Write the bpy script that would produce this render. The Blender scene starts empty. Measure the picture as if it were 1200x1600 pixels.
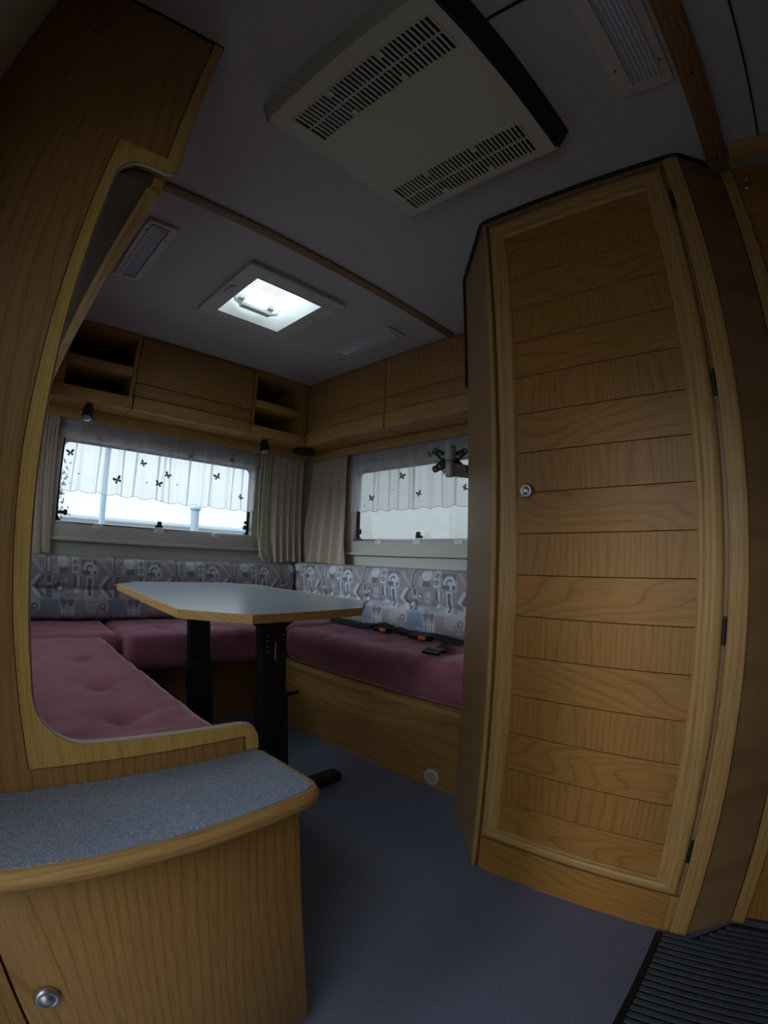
import bpy, bmesh, math, random
import numpy as np
from mathutils import Vector, Matrix

# ------------------------------------------------------------------ camera, sky, exposure
SC = bpy.context.scene
COL = SC.collection
YAW, PITCH, ROLL, FA, FB, CAMZ = 0.813773, 0.092688, 0.030607, 1.102958, -0.052292, 0.910828
cy, sy, cp, sp = math.cos(YAW), math.sin(YAW), math.cos(PITCH), math.sin(PITCH)
fwd = Vector((sy * cp, cy * cp, sp)); rgt = Vector((cy, -sy, 0)); up = rgt.cross(fwd)
cr, sr = math.cos(ROLL), math.sin(ROLL)
rgt, up = rgt * cr + up * sr, up * cr - rgt * sr
cd = bpy.data.cameras.new('camera')
cam = bpy.data.objects.new('camera', cd); COL.objects.link(cam)
cam.matrix_world = Matrix(((rgt.x, up.x, -fwd.x, 0), (rgt.y, up.y, -fwd.y, 0), (rgt.z, up.z, -fwd.z, CAMZ), (0, 0, 0, 1)))
cd.type = 'PANO'                       # the photograph was taken with an action camera's fisheye lens
cd.panorama_type = 'FISHEYE_LENS_POLYNOMIAL'
cd.sensor_fit = 'HORIZONTAL'; cd.sensor_width = 27.0; cd.sensor_height = 36.0
cd.fisheye_fov = math.radians(179)
cd.fisheye_polynomial_k0 = 0.0
cd.fisheye_polynomial_k1 = -FA / 18.0
cd.fisheye_polynomial_k2 = 0.0
cd.fisheye_polynomial_k3 = -FB / 18.0 ** 3
cd.fisheye_polynomial_k4 = 0.0
cd.clip_start = 0.01
SC.camera = cam

SKY_STRENGTH = 1.25
wd = bpy.data.worlds.new('sky'); SC.world = wd; wd.use_nodes = True
wn = wd.node_tree; wn.nodes.clear()
w_out = wn.nodes.new('ShaderNodeOutputWorld'); w_bg = wn.nodes.new('ShaderNodeBackground')
w_tc = wn.nodes.new('ShaderNodeTexCoord'); w_sep = wn.nodes.new('ShaderNodeSeparateXYZ')
w_m = wn.nodes.new('ShaderNodeMapRange')         # overcast sky: three times as bright overhead as at the horizon
w_m.inputs[1].default_value = 0; w_m.inputs[2].default_value = 1; w_m.inputs[3].default_value = 1; w_m.inputs[4].default_value = 3
w_mul = wn.nodes.new('ShaderNodeMath'); w_mul.operation = 'MULTIPLY'; w_mul.inputs[1].default_value = SKY_STRENGTH
wn.links.new(w_tc.outputs['Generated'], w_sep.inputs[0]); wn.links.new(w_sep.outputs['Z'], w_m.inputs[0])
wn.links.new(w_m.outputs[0], w_mul.inputs[0]); wn.links.new(w_mul.outputs[0], w_bg.inputs['Strength'])
w_bg.inputs['Color'].default_value = (0.86, 0.945, 1.0, 1)
wn.links.new(w_bg.outputs[0], w_out.inputs[0])

# the sun, low on the left and spread wide by thin cloud: it comes in through the lounge window, an added wall shades the doorway
sd = bpy.data.lights.new('sun', 'SUN'); sd.energy = 2.7; sd.angle = math.radians(24); sd.color = (0.80, 0.90, 1.0)
so = bpy.data.objects.new('sun', sd); COL.objects.link(so)
so.rotation_euler = Vector((-1.0, -0.10, 0.29)).to_track_quat('Z', 'Y').to_euler(); so.location = (-6, 0, 4)

SC.view_settings.view_transform = 'Standard'; SC.view_settings.look = 'None'
SC.view_settings.exposure = 0.0; SC.view_settings.gamma = 1.0; SC.view_settings.use_curve_mapping = False
SC.cycles.max_bounces = 10; SC.cycles.diffuse_bounces = 6; SC.cycles.transparent_max_bounces = 16
SC.cycles.caustics_reflective = False; SC.cycles.caustics_refractive = False
SC.cycles.use_denoising = True

H = 1.95                     # ceiling height
XL, XR, YF, YB = -0.19, 1.92, 2.50, -2.2

# ------------------------------------------------------------------ materials
def new_mat(name):
    m = bpy.data.materials.new(name); m.use_nodes = True
    nt = m.node_tree; b = nt.nodes['Principled BSDF']
    return m, nt, b

def nd(nt, t, **kw):
    n = nt.nodes.new(t)
    for k, v in kw.items(): setattr(n, k, v)
    return n

def math_n(nt, op, a, b=None, c=None):
    n = nd(nt, 'ShaderNodeMath', operation=op)
    for i, v in enumerate((a, b, c)):
        if v is None: continue
        if hasattr(v, 'links') or isinstance(v, bpy.types.NodeSocket): nt.links.new(v, n.inputs[i])
        else: n.inputs[i].default_value = v
    return n.outputs[0]

def ramp(nt, fac, stops):
    r = nd(nt, 'ShaderNodeValToRGB')
    while len(r.color_ramp.elements) < len(stops): r.color_ramp.elements.new(0.5)
    for e, (p, c) in zip(r.color_ramp.elements, stops): e.position = p; e.color = tuple(c) + (1,)
    nt.links.new(fac, r.inputs[0]); return r.outputs[0]

def plain(name, col, rough=0.5, metal=0.0, bump=0.0, bscale=200, spec=0.5, vary=0.0):
    m, nt, b = new_mat(name)
    b.inputs['Base Color'].default_value = tuple(col) + (1,)
    b.inputs['Roughness'].default_value = rough; b.inputs['Metallic'].default_value = metal
    b.inputs['Specular IOR Level'].default_value = spec
    tc = nd(nt, 'ShaderNodeTexCoord')
    n = nd(nt, 'ShaderNodeTexNoise'); n.inputs['Scale'].default_value = bscale; n.inputs['Detail'].default_value = 3
    nt.links.new(tc.outputs['Object'], n.inputs['Vector'])
    if vary:
        c = ramp(nt, n.outputs['Fac'], [(0.3, [v * (1 - vary) for v in col]), (0.7, [min(1, v * (1 + vary)) for v in col])])
        nt.links.new(c, b.inputs['Base Color'])
    if bump:
        bp = nd(nt, 'ShaderNodeBump'); bp.inputs['Strength'].default_value = bump; bp.inputs['Distance'].default_value = 0.002
        nt.links.new(n.outputs['Fac'], bp.inputs['Height']); nt.links.new(bp.outputs[0], b.inputs['Normal'])
    return m

def wood(name, along, across, light, mid, dark, lines=70, amp=9, rough=0.42, freq=3.2, stretch=0.16):
    """veneer: growth rings as contour lines of a stretched noise field, with fine pores"""
    m, nt, b = new_mat(name)
    tc = nd(nt, 'ShaderNodeTexCoord'); oi = nd(nt, 'ShaderNodeObjectInfo')
    d1 = nd(nt, 'ShaderNodeVectorMath', operation='DOT_PRODUCT'); d1.inputs[1].default_value = across
    d2 = nd(nt, 'ShaderNodeVectorMath', operation='DOT_PRODUCT'); d2.inputs[1].default_value = along
    for d in (d1, d2): nt.links.new(tc.outputs['Object'], d.inputs[0])
    u, v = d1.outputs['Value'], d2.outputs['Value']
    rnd = math_n(nt, 'MULTIPLY', oi.outputs['Random'], 37.0)
    cv = nd(nt, 'ShaderNodeCombineXYZ')
    nt.links.new(u, cv.inputs[0]); nt.links.new(math_n(nt, 'MULTIPLY', v, stretch), cv.inputs[1]); nt.links.new(rnd, cv.inputs[2])
    nz = nd(nt, 'ShaderNodeTexNoise'); nz.inputs['Scale'].default_value = freq; nz.inputs['Detail'].default_value = 1.5
    nt.links.new(cv.outputs[0], nz.inputs['Vector'])
    cv3 = nd(nt, 'ShaderNodeCombineXYZ')
    nt.links.new(math_n(nt, 'MULTIPLY', u, 1.0), cv3.inputs[0]); nt.links.new(math_n(nt, 'MULTIPLY', v, 0.35), cv3.inputs[1])
    nw = nd(nt, 'ShaderNodeTexNoise'); nw.inputs['Scale'].default_value = 30; nw.inputs['Detail'].default_value = 2
    nt.links.new(cv3.outputs[0], nw.inputs['Vector'])
    f = math_n(nt, 'ADD', math_n(nt, 'MULTIPLY', u, lines * 0.45), math_n(nt, 'MULTIPLY', nz.outputs['Fac'], amp * 2))
    f = math_n(nt, 'ADD', f, math_n(nt, 'MULTIPLY', nw.outputs['Fac'], 0.45))
    fr = math_n(nt, 'FRACT', f)
    c1 = ramp(nt, fr, [(0.0, mid), (0.5, light), (0.82, mid), (0.93, dark), (1.0, mid)])
    cv2 = nd(nt, 'ShaderNodeCombineXYZ')
    nt.links.new(math_n(nt, 'MULTIPLY', u, 420), cv2.inputs[0]); nt.links.new(math_n(nt, 'MULTIPLY', v, 14), cv2.inputs[1])
    nt.links.new(rnd, cv2.inputs[2])
    pn = nd(nt, 'ShaderNodeTexNoise'); pn.inputs['Scale'].default_value = 1; pn.inputs['Detail'].default_value = 2
    nt.links.new(cv2.outputs[0], pn.inputs['Vector'])
    mx = nd(nt, 'ShaderNodeMix', data_type='RGBA', blend_type='MULTIPLY')
    nt.links.new(ramp(nt, pn.outputs['Fac'], [(0.32, (0.72, 0.68, 0.62)), (0.55, (1, 1, 1))]), mx.inputs[7])
    nt.links.new(c1, mx.inputs[6]); mx.inputs[0].default_value = 0.75
    nt.links.new(mx.outputs[2], b.inputs['Base Color'])
    b.inputs['Roughness'].default_value = rough + .05; b.inputs['Specular IOR Level'].default_value = 0.38
    bp = nd(nt, 'ShaderNodeBump'); bp.inputs['Strength'].default_value = 0.12; bp.inputs['Distance'].default_value = 0.0006
    nt.links.new(pn.outputs['Fac'], bp.inputs['Height']); nt.links.new(bp.outputs[0], b.inputs['Normal'])
    return m

AX, AY, AZ = (1, 0, 0), (0, 1, 0), (0, 0, 1)
HZ = (1, 0.93, 0)
WL, WM, WD_ = (0.39, 0.21, 0.066), (0.36, 0.19, 0.057), (0.27, 0.132, 0.036)      # golden veneer
FL, FM, FD = (0.49, 0.285, 0.100), (0.45, 0.258, 0.086), (0.35, 0.188, 0.056)         # paler solid frames
M = {}
M['wood_z'] = wood('veneer_upright_grain', AZ, HZ, WL, WM, WD_, lines=120, amp=9, stretch=0.13, freq=3.6)
M['wood_x'] = wood('veneer_grain_left_right', AX, (0, 0.4, 1), WL, WM, WD_, lines=60, amp=7)
M['wood_y'] = wood('veneer_grain_front_back', AY, (0.4, 0, 1), WL, WM, WD_, lines=60, amp=7)
M['plank_v'] = wood('plank_upright_grain', AZ, HZ, (0.37, 0.175, 0.038), (0.34, 0.155, 0.032), (0.275, 0.117, 0.023), lines=120, amp=9, stretch=0.12, freq=5)
M['plank_h'] = wood('plank_flat_grain', AY, (0.5, 0, 1), (0.38, 0.18, 0.039), (0.35, 0.16, 0.033), (0.265, 0.112, 0.021), lines=60, amp=10, freq=4.5, stretch=0.3)
M['frame_z'] = wood('oak_frame_upright', AZ, HZ, FL, FM, FD, lines=160, amp=3)
M['frame_y'] = wood('oak_frame_front_back', AY, (0.5, 0, 1), FL, FM, FD, lines=160, amp=3)
M['frame_x'] = wood('oak_frame_left_right', AX, (0, 0.5, 1), FL, FM, FD, lines=160, amp=3)
M['chest'] = wood('walnut_tone_side', AZ, HZ, (0.31, 0.185, 0.085), (0.285, 0.165, 0.073), (0.23, 0.125, 0.05), lines=110, amp=4, rough=0.36)
M['yellow_trim'] = wood('yellow_beech_edging', AZ, HZ, (0.62, 0.40, 0.11), (0.60, 0.38, 0.10), (0.52, 0.31, 0.08), lines=60, amp=3, rough=0.4)
M['beam'] = wood('brown_ceiling_strip', AX, (0, 1, 0.4), (0.30, 0.165, 0.08), (0.27, 0.145, 0.07), (0.18, 0.09, 0.04), lines=120, amp=3)
M['black'] = plain('black_plastic', (0.008, 0.008, 0.009), 0.45)
M['blackm'] = plain('black_painted_steel', (0.006, 0.006, 0.007), 0.4)
M['rubber'] = plain('black_rubber', (0.004, 0.004, 0.006), 0.7)
M['cream'] = plain('cream_plastic', (0.55, 0.53, 0.44), 0.5)
M['beige'] = plain('beige_frame_plastic', (0.55, 0.50, 0.46), 0.45)
M['lampframe'] = plain('off_white_lamp_plastic', (0.56, 0.54, 0.50), 0.5)
M['white'] = plain('white_plastic', (0.75, 0.76, 0.74), 0.4)
M['alu'] = plain('brushed_aluminium', (0.55, 0.56, 0.58), 0.35, 1.0)
M['greymetal'] = plain('satin_grey_metal', (0.40, 0.39, 0.38), 0.45, 0.4)
M['chrome'] = plain('satin_nickel', (0.50, 0.50, 0.50), 0.36, 0.9)
M['screw'] = plain('dark_screw', (0.05, 0.05, 0.05), 0.5, 0.8)
M['orange'] = plain('orange_plastic', (0.75, 0.16, 0.03), 0.45)
M['webbing'] = plain('black_webbing', (0.010, 0.010, 0.012), 0.8, bump=0.4, bscale=900)
M['ceiling'] = plain('pale_textured_ceiling_lining', (0.50, 0.47, 0.475), 0.85, bump=0.5, bscale=140, vary=0.05)
M['wall'] = plain('pale_wall_lining', (0.50, 0.49, 0.45), 0.8, bump=0.3, bscale=160, vary=0.04)
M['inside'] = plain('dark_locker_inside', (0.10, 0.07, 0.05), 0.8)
M['dark_gap'] = plain('shadow_gap_lining', (0.03, 0.02, 0.012), 0.8)
M['button'] = plain('pale_fabric_button', (0.50, 0.50, 0.58), 0.8)
M['pole'] = plain('grey_post_paint', (0.30, 0.38, 0.46), 0.6)
M['bld'] = plain('white_render', (0.85, 0.86, 0.88), 0.8)
M['roof'] = plain('blue_grey_roof_sheet', (0.55, 0.62, 0.70), 0.7)
M['gravel'] = plain('grey_tarmac', (0.16, 0.16, 0.165), 0.9, vary=0.08, bscale=3)
M['leaf'] = plain('dark_leaves', (0.05, 0.10, 0.06), 0.8, vary=0.4, bscale=12)

def speckle(name, base, lo, hi, scale, rough, bump=0.0):
    m, nt, b = new_mat(name)
    tc = nd(nt, 'ShaderNodeTexCoord'); n = nd(nt, 'ShaderNodeTexNoise')
    n.inputs['Scale'].default_value = scale; n.inputs['Detail'].default_value = 4; n.inputs['Roughness'].default_value = 0.8
    nt.links.new(tc.outputs['Object'], n.inputs['Vector'])
    nt.links.new(ramp(nt, n.outputs['Fac'], [(0.36, lo), (0.5, base), (0.64, hi)]), b.inputs['Base Color'])
    b.inputs['Roughness'].default_value = rough
    if bump:
        bp = nd(nt, 'ShaderNodeBump'); bp.inputs['Strength'].default_value = bump; bp.inputs['Distance'].default_value = 0.001
        nt.links.new(n.outputs['Fac'], bp.inputs['Height']); nt.links.new(bp.outputs[0], b.inputs['Normal'])
    return m
M['laminate'] = speckle('blue_grey_speckled_laminate', (0.27, 0.31, 0.41), (0.15, 0.18, 0.25), (0.46, 0.51, 0.62), 420, 0.38)
M['table_top'] = speckle('grey_blue_table_laminate', (0.32, 0.37, 0.42), (0.28, 0.33, 0.38), (0.37, 0.42, 0.47), 160, 0.24)
M['vinyl'] = speckle('blue_grey_flecked_vinyl', (0.125, 0.145, 0.22), (0.075, 0.09, 0.14), (0.24, 0.275, 0.38), 330, 0.42, 0.15)
M['matrib'] = speckle('dark_blue_grey_mat_pile', (0.05, 0.06, 0.075), (0.025, 0.03, 0.04), (0.10, 0.12, 0.14), 500, 0.95, 0.6)
M['matbase'] = plain('mat_backing', (0.012, 0.013, 0.016), 0.9)

def velvet():
    m, nt, b = new_mat('mauve_red_velour')
    tc = nd(nt, 'ShaderNodeTexCoord'); n = nd(nt, 'ShaderNodeTexNoise')
    n.inputs['Scale'].default_value = 14; n.inputs['Detail'].default_value = 5
    nt.links.new(tc.outputs['Object'], n.inputs['Vector'])
    nt.links.new(ramp(nt, n.outputs['Fac'], [(0.3, (0.27, 0.085, 0.115)), (0.7, (0.36, 0.125, 0.165))]), b.inputs['Base Color'])
    b.inputs['Roughness'].default_value = 0.85
    b.inputs['Sheen Weight'].default_value = 1.0; b.inputs['Sheen Roughness'].default_value = 0.35
    b.inputs['Sheen Tint'].default_value = (0.75, 0.5, 0.66, 1)
    n2 = nd(nt, 'ShaderNodeTexNoise'); n2.inputs['Scale'].default_value = 600
    nt.links.new(tc.outputs['Object'], n2.inputs['Vector'])
    bp = nd(nt, 'ShaderNodeBump'); bp.inputs['Strength'].default_value = 0.25; bp.inputs['Distance'].default_value = 0.001
    nt.links.new(n2.outputs['Fac'], bp.inputs['Height']); nt.links.new(bp.outputs[0], b.inputs['Normal'])
    return m
M['velvet'] = velvet()

def print_fabric():
    m, nt, b = new_mat('printed_upholstery')
    a = nd(nt, 'ShaderNodeVertexColor'); a.layer_name = 'print'
    tc = nd(nt, 'ShaderNodeTexCoord'); n = nd(nt, 'ShaderNodeTexNoise'); n.inputs['Scale'].default_value = 350
    nt.links.new(tc.outputs['Object'], n.inputs['Vector'])
    mx = nd(nt, 'ShaderNodeMix', data_type='RGBA', blend_type='MULTIPLY'); mx.inputs[0].default_value = 0.6
    nt.links.new(a.outputs['Color'], mx.inputs[6])
    nt.links.new(ramp(nt, n.outputs['Fac'], [(0.35, (0.7, 0.7, 0.7)), (0.6, (1, 1, 1))]), mx.inputs[7])
    nt.links.new(mx.outputs[2], b.inputs['Base Color']); b.inputs['Roughness'].default_value = 0.9
    bp = nd(nt, 'ShaderNodeBump'); bp.inputs['Strength'].default_value = 0.3; bp.inputs['Distance'].default_value = 0.0008
    nt.links.new(n.outputs['Fac'], bp.inputs['Height']); nt.links.new(bp.outputs[0], b.inputs['Normal'])
    return m
M['print'] = print_fabric()

def cloth(name, col, transl, transp, rough=0.9):
    m, nt, b = new_mat(name); nt.nodes.remove(b)
    out = nt.nodes['Material Output']
    d = nd(nt, 'ShaderNodeBsdfDiffuse'); t = nd(nt, 'ShaderNodeBsdfTranslucent'); tr = nd(nt, 'ShaderNodeBsdfTransparent')
    d.inputs[0].default_value = tuple(col) + (1,); t.inputs[0].default_value = tuple(col) + (1,)
    m1 = nd(nt, 'ShaderNodeMixShader'); m1.inputs[0].default_value = transl
    nt.links.new(d.outputs[0], m1.inputs[1]); nt.links.new(t.outputs[0], m1.inputs[2])
    m2 = nd(nt, 'ShaderNodeMixShader'); m2.inputs[0].default_value = transp
    tc = nd(nt, 'ShaderNodeTexCoord'); n = nd(nt, 'ShaderNodeTexNoise'); n.inputs['Scale'].default_value = 260
    nt.links.new(tc.outputs['Object'], n.inputs['Vector'])
    if transp > 0:
        r = nd(nt, 'ShaderNodeMapRange'); r.inputs[1].default_value = 0.3; r.inputs[2].default_value = 0.7
        r.inputs[3].default_value = transp - 0.08; r.inputs[4].default_value = transp + 0.08
        nt.links.new(n.outputs['Fac'], r.inputs[0]); nt.links.new(r.outputs[0], m2.inputs[0])
    if transp > 0:                      # a thin weave lets less through where it is seen edge-on in its folds
        lw = nd(nt, 'ShaderNodeLayerWeight'); lw.inputs[0].default_value = 0.35
        nt.links.new(math_n(nt, 'MULTIPLY', r.outputs[0], math_n(nt, 'SUBTRACT', 1.0, lw.outputs['Facing'])), m2.inputs[0])
    nt.links.new(m1.outputs[0], m2.inputs[1]); nt.links.new(tr.outputs[0], m2.inputs[2])
    nt.links.new(m2.outputs[0], out.inputs[0])
    return m
M['sheer'] = cloth('white_sheer_voile', (0.90, 0.90, 0.95), 0.62, 0.62)
M['pleat'] = cloth('doubled_voile', (0.62, 0.64, 0.70), 0.5, 0.45)
M['hem'] = cloth('sheer_stitched_hem', (0.35, 0.36, 0.36), 0.4, 0.2)
M['drape'] = cloth('beige_curtain_cloth', (0.56, 0.47, 0.38), 0.12, 0.0)
M['drape_backlit'] = cloth('beige_curtain_painted_backlit', (0.60, 0.56, 0.38), 0.35, 0.0)  # yellower copy of the beige cloth, light from behind put into its colour
M['bf_olive'] = plain('olive_embroidery', (0.18, 0.17, 0.07), 0.8)
M['bf_pink'] = plain('pink_embroidery', (0.55, 0.22, 0.22), 0.8)
M['bf_brown'] = plain('grey_brown_embroidery', (0.25, 0.20, 0.18), 0.8)

def glass(name, tint, gloss=0.06):
    m, nt, b = new_mat(name); nt.nodes.remove(b)
    out = nt.nodes['Material Output']
    tr = nd(nt, 'ShaderNodeBsdfTransparent'); tr.inputs[0].default_value = tuple(tint) + (1,)
    g = nd(nt, 'ShaderNodeBsdfGlossy'); g.inputs['Roughness'].default_value = 0.03
    mx = nd(nt, 'ShaderNodeMixShader'); mx.inputs[0].default_value = gloss
    nt.links.new(tr.outputs[0], mx.inputs[1]); nt.links.new(g.outputs[0], mx.inputs[2]); nt.links.new(mx.outputs[0], out.inputs[0])
    return m
M['pane'] = glass('clear_acrylic', (0.93, 0.96, 0.97))
M['pane_grey'] = glass('sky_dimming_acrylic', (0.60, 0.62, 0.62))  # grey tint added to dim the sky seen through the side window
M['dome'] = cloth('milky_rooflight_acrylic', (0.90, 0.95, 0.95), 0.9, 0.45)
M['lens'] = plain('frosted_lamp_cover', (0.47, 0.51, 0.58), 0.14)
M['reflector'] = plain('lamp_reflector', (0.42, 0.44, 0.48), 0.35)
M['lens_glass'] = plain('spot_lens', (0.35, 0.36, 0.40), 0.1, 0.7)

# ------------------------------------------------------------------ mesh helpers
class MB:
    def __init__(s): s.bm = bmesh.new()
    def box(s, x0, x1, y0, y1, z0, z1, bev=0.0, seg=2):
        r = bmesh.ops.create_cube(s.bm, size=1.0)
        vs = r['verts']
        for v in vs:
            v.co.x = x0 + (v.co.x + .5) * (x1 - x0); v.co.y = y0 + (v.co.y + .5) * (y1 - y0); v.co.z = z0 + (v.co.z + .5) * (z1 - z0)
        if bev:
            es = list({e for v in vs for e in v.link_edges})
            bmesh.ops.bevel(s.bm, geom=es, offset=bev, segments=seg, affect='EDGES', profile=0.5)
        return s
    def prism(s, pts, axis, a, b, bev=0.0):
        """extrude a 2D outline along an axis: the two coordinates are the other axes in order"""
        def P(p, t):
            if axis == 'x': return (t, p[0], p[1])
            if axis == 'y': return (p[0], t, p[1])
            return (p[0], p[1], t)
        v0 = [s.bm.verts.new(P(p, a)) for p in pts]; v1 = [s.bm.verts.new(P(p, b)) for p in pts]
        n = len(pts)
        s.bm.faces.new(v0); s.bm.faces.new(v1[::-1])
        for i in range(n): s.bm.faces.new((v0[i], v1[i], v1[(i + 1) % n], v0[(i + 1) % n]))
        return s
    def hull(s, lo, hi):
        """two quads (lists of 4 points) joined into a solid"""
        a = [s.bm.verts.new(p) for p in lo]; b = [s.bm.verts.new(p) for p in hi]
        n = len(lo); s.bm.faces.new(a); s.bm.faces.new(b[::-1])
        for i in range(n): s.bm.faces.new((a[i], b[i], b[(i + 1) % n], a[(i + 1) % n]))
        return s
    def cyl(s, p0, p1, r0, r1=None, n=20):
        p0, p1 = Vector(p0), Vector(p1); r1 = r0 if r1 is None else r1
        d = (p1 - p0).normalized(); a = d.orthogonal().normalized(); b = d.cross(a)
        A = []; B = []
        for i in range(n):
            t = 2 * math.pi * i / n; o = a * math.cos(t) + b * math.sin(t)
            A.append(s.bm.verts.new(p0 + o * r0)); B.append(s.bm.verts.new(p1 + o * r1))
        s.bm.faces.new(A[::-1]); s.bm.faces.new(B)
        for i in range(n): s.bm.faces.new((A[i], A[(i + 1) % n], B[(i + 1) % n], B[i]))
        return s
    def lathe(s, org, d, prof, n=24):
        """prof: list of (distance along d, radius)"""
        org = Vector(org); d = Vector(d).normalized(); a = d.orthogonal().normalized(); b = d.cross(a)
        rings = []
        for (t, r) in prof:
            rings.append([s.bm.verts.new(org + d * t + (a * math.cos(2 * math.pi * i / n) + b * math.sin(2 * math.pi * i / n)) * max(r, 1e-4)) for i in range(n)])
        for k in range(len(rings) - 1):
            for i in range(n): s.bm.faces.new((rings[k][i], rings[k][(i + 1) % n], rings[k + 1][(i + 1) % n], rings[k + 1][i]))
        s.bm.faces.new(rings[0][::-1]); s.bm.faces.new(rings[-1])
        return s
    def tube(s, pts, r, n=10):
        pts = [Vector(p) for p in pts]; prev = None; a = None
        for k, p in enumerate(pts):
            d = (pts[min(k + 1, len(pts) - 1)] - pts[max(k - 1, 0)]).normalized()
            if a is None: a = d.orthogonal().normalized()
            else: a = (a - d * a.dot(d)).normalized()
            b = d.cross(a)
            ring = [s.bm.verts.new(p + (a * math.cos(2 * math.pi * i / n) + b * math.sin(2 * math.pi * i / n)) * r) for i in range(n)]
            if prev:
                for i in range(n): s.bm.faces.new((prev[i], prev[(i + 1) % n], ring[(i + 1) % n], ring[i]))
            else: s.bm.faces.new(ring[::-1])
            prev = ring
        s.bm.faces.new(prev)
        return s
    def ribbon(s, pts, width_dir, w, th):
        """a strap: centre line points, one width direction, width and thickness"""
        wv = Vector(width_dir).normalized(); pts = [Vector(p) for p in pts]; prev = None
        for k, p in enumerate(pts):
            d = (pts[min(k + 1, len(pts) - 1)] - pts[max(k - 1, 0)]).normalized()
            wv2 = (wv - d * wv.dot(d)).normalized(); n = d.cross(wv2)
            ring = [s.bm.verts.new(p + wv2 * (w / 2) * i + n * (th / 2) * j) for i, j in ((-1, -1), (1, -1), (1, 1), (-1, 1))]
            if prev:
                for i in range(4): s.bm.faces.new((prev[i], prev[(i + 1) % 4], ring[(i + 1) % 4], ring[i]))
            else: s.bm.faces.new(ring[::-1])
            prev = ring
        s.bm.faces.new(prev); return s

def finish(name, bm, mat, parent=None, smooth=False):
    bmesh.ops.recalc_face_normals(bm, faces=bm.faces)
    me = bpy.data.meshes.new(name)
    if parent is not None:
        off = origin(parent)
        for v in bm.verts: v.co -= off
    bm.to_mesh(me); bm.free()
    me.materials.append(M[mat] if isinstance(mat, str) else mat)
    if smooth:
        me.polygons.foreach_set('use_smooth', [True] * len(me.polygons))
        if smooth != 'all':
            try: me.set_sharp_from_angle(angle=math.radians(smooth if isinstance(smooth, (int, float)) and smooth > 1 else 40))
            except Exception: pass
    o = bpy.data.objects.new(name, me); COL.objects.link(o)
    if parent is not None: o.parent = parent
    return o

def origin(o):
    v = Vector((0, 0, 0))
    while o is not None:
        v += o.location; o = o.parent
    return v

def part(name, mb, mat, parent, smooth=40, label=None, kind=None):
    o = finish(name, mb.bm, mat, parent, smooth)
    if label: o['label'] = label
    if kind: o['kind'] = kind
    return o

def thing(name, label, cat, loc, group=None):
    o = bpy.data.objects.new(name, None); COL.objects.link(o); o.location = loc
    o.empty_display_size = 0.05
    o['label'] = label; o['category'] = cat
    if group: o['group'] = group
    return o

def structure(name, mb, mat, label=None, smooth=40):
    o = finish(name, mb.bm, mat, None, smooth); o['kind'] = 'structure'
    o['label'] = label; o['category'] = name.split('_')[0]
    return o

def sroot(name, label, cat, loc):
    o = thing(name, label, cat, loc); o['kind'] = 'structure'; return o

def arc(cx, cz, r, a0, a1, n=8):
    return [(cx + r * math.cos(math.radians(a0 + (a1 - a0) * i / n)), cz + r * math.sin(math.radians(a0 + (a1 - a0) * i / n))) for i in range(n + 1)]

# ------------------------------------------------------------------ the shell
WX0, WX1, WZ0, WZ1 = 0.30, 1.45, 0.99, 1.415      # front window opening
VY0, VY1 = 0.95, 2.045                              # side window opening
KX0, KX1, KZ0, KZ1 = -0.13, 0.38, 0.02, 1.50       # open entrance doorway, beside the camera
HX0, HX1, HY0, HY1 = 0.742, 1.070, 1.400, 1.738      # roof hatch
T = 0.035
structure('floor', MB().box(XL - T, XR + T, YB - T, YF + T, -0.06, 0.0), 'vinyl', 'blue-grey flecked vinyl floor running to the benches and wardrobe', 0)
m = MB()
m.box(XL - T, HX0, YB - T, YF + T, H, H + T); m.box(HX1, XR + T, YB - T, YF + T, H, H + T)
m.box(HX0, HX1, YB - T, HY0, H, H + T); m.box(HX0, HX1, HY1, YF + T, H, H + T)
structure('ceiling', m, 'ceiling', 'grey textured ceiling with a square roof hatch opening', 0)
m = MB()
m.box(XL - T, WX0, YF, YF + T, 0, H); m.box(WX1, XR + T, YF, YF + T, 0, H)
m.box(WX0, WX1, YF, YF + T, 0, WZ0); m.box(WX0, WX1, YF, YF + T, WZ1, H)
structure('wall_front', m, 'wall', 'pale end wall with the wide window above the dark patterned backrest', 0)
m = MB()
m.box(XR, XR + T, YB, VY0, 0, H); m.box(XR, XR + T, VY1, YF, 0, H)
m.box(XR, XR + T, VY0, VY1, 0, WZ0); m.box(XR, XR + T, VY0, VY1, WZ1, H)
structure('wall_right', m, 'wall', 'pale side wall around the window above the blue backrest', 0)
LY0, LY1, LZ0, LZ1 = 0.92, 2.22, 0.95, 1.46       # lounge window in the left wall, above the left bench
m = MB()
m.box(XL - T, XL, YB, KX0, 0, H); m.box(XL - T, XL, KX1, LY0, 0, H); m.box(XL - T, XL, LY1, YF, 0, H)
m.box(XL - T, XL, KX0, KX1, 0, KZ0); m.box(XL - T, XL, KX0, KX1, KZ1, H)
m.box(XL - T, XL, LY0, LY1, 0, LZ0); m.box(XL - T, XL, LY0, LY1, LZ1, H)
structure('wall_left', m, 'wall', 'pale side wall seen past the upper left edge of the wooden partition', 0)
structure('wall_back', MB().box(XL - T, XR + T, YB - T, YB, 0, H), 'wall', 'plain wall behind the camera', 0)

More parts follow.
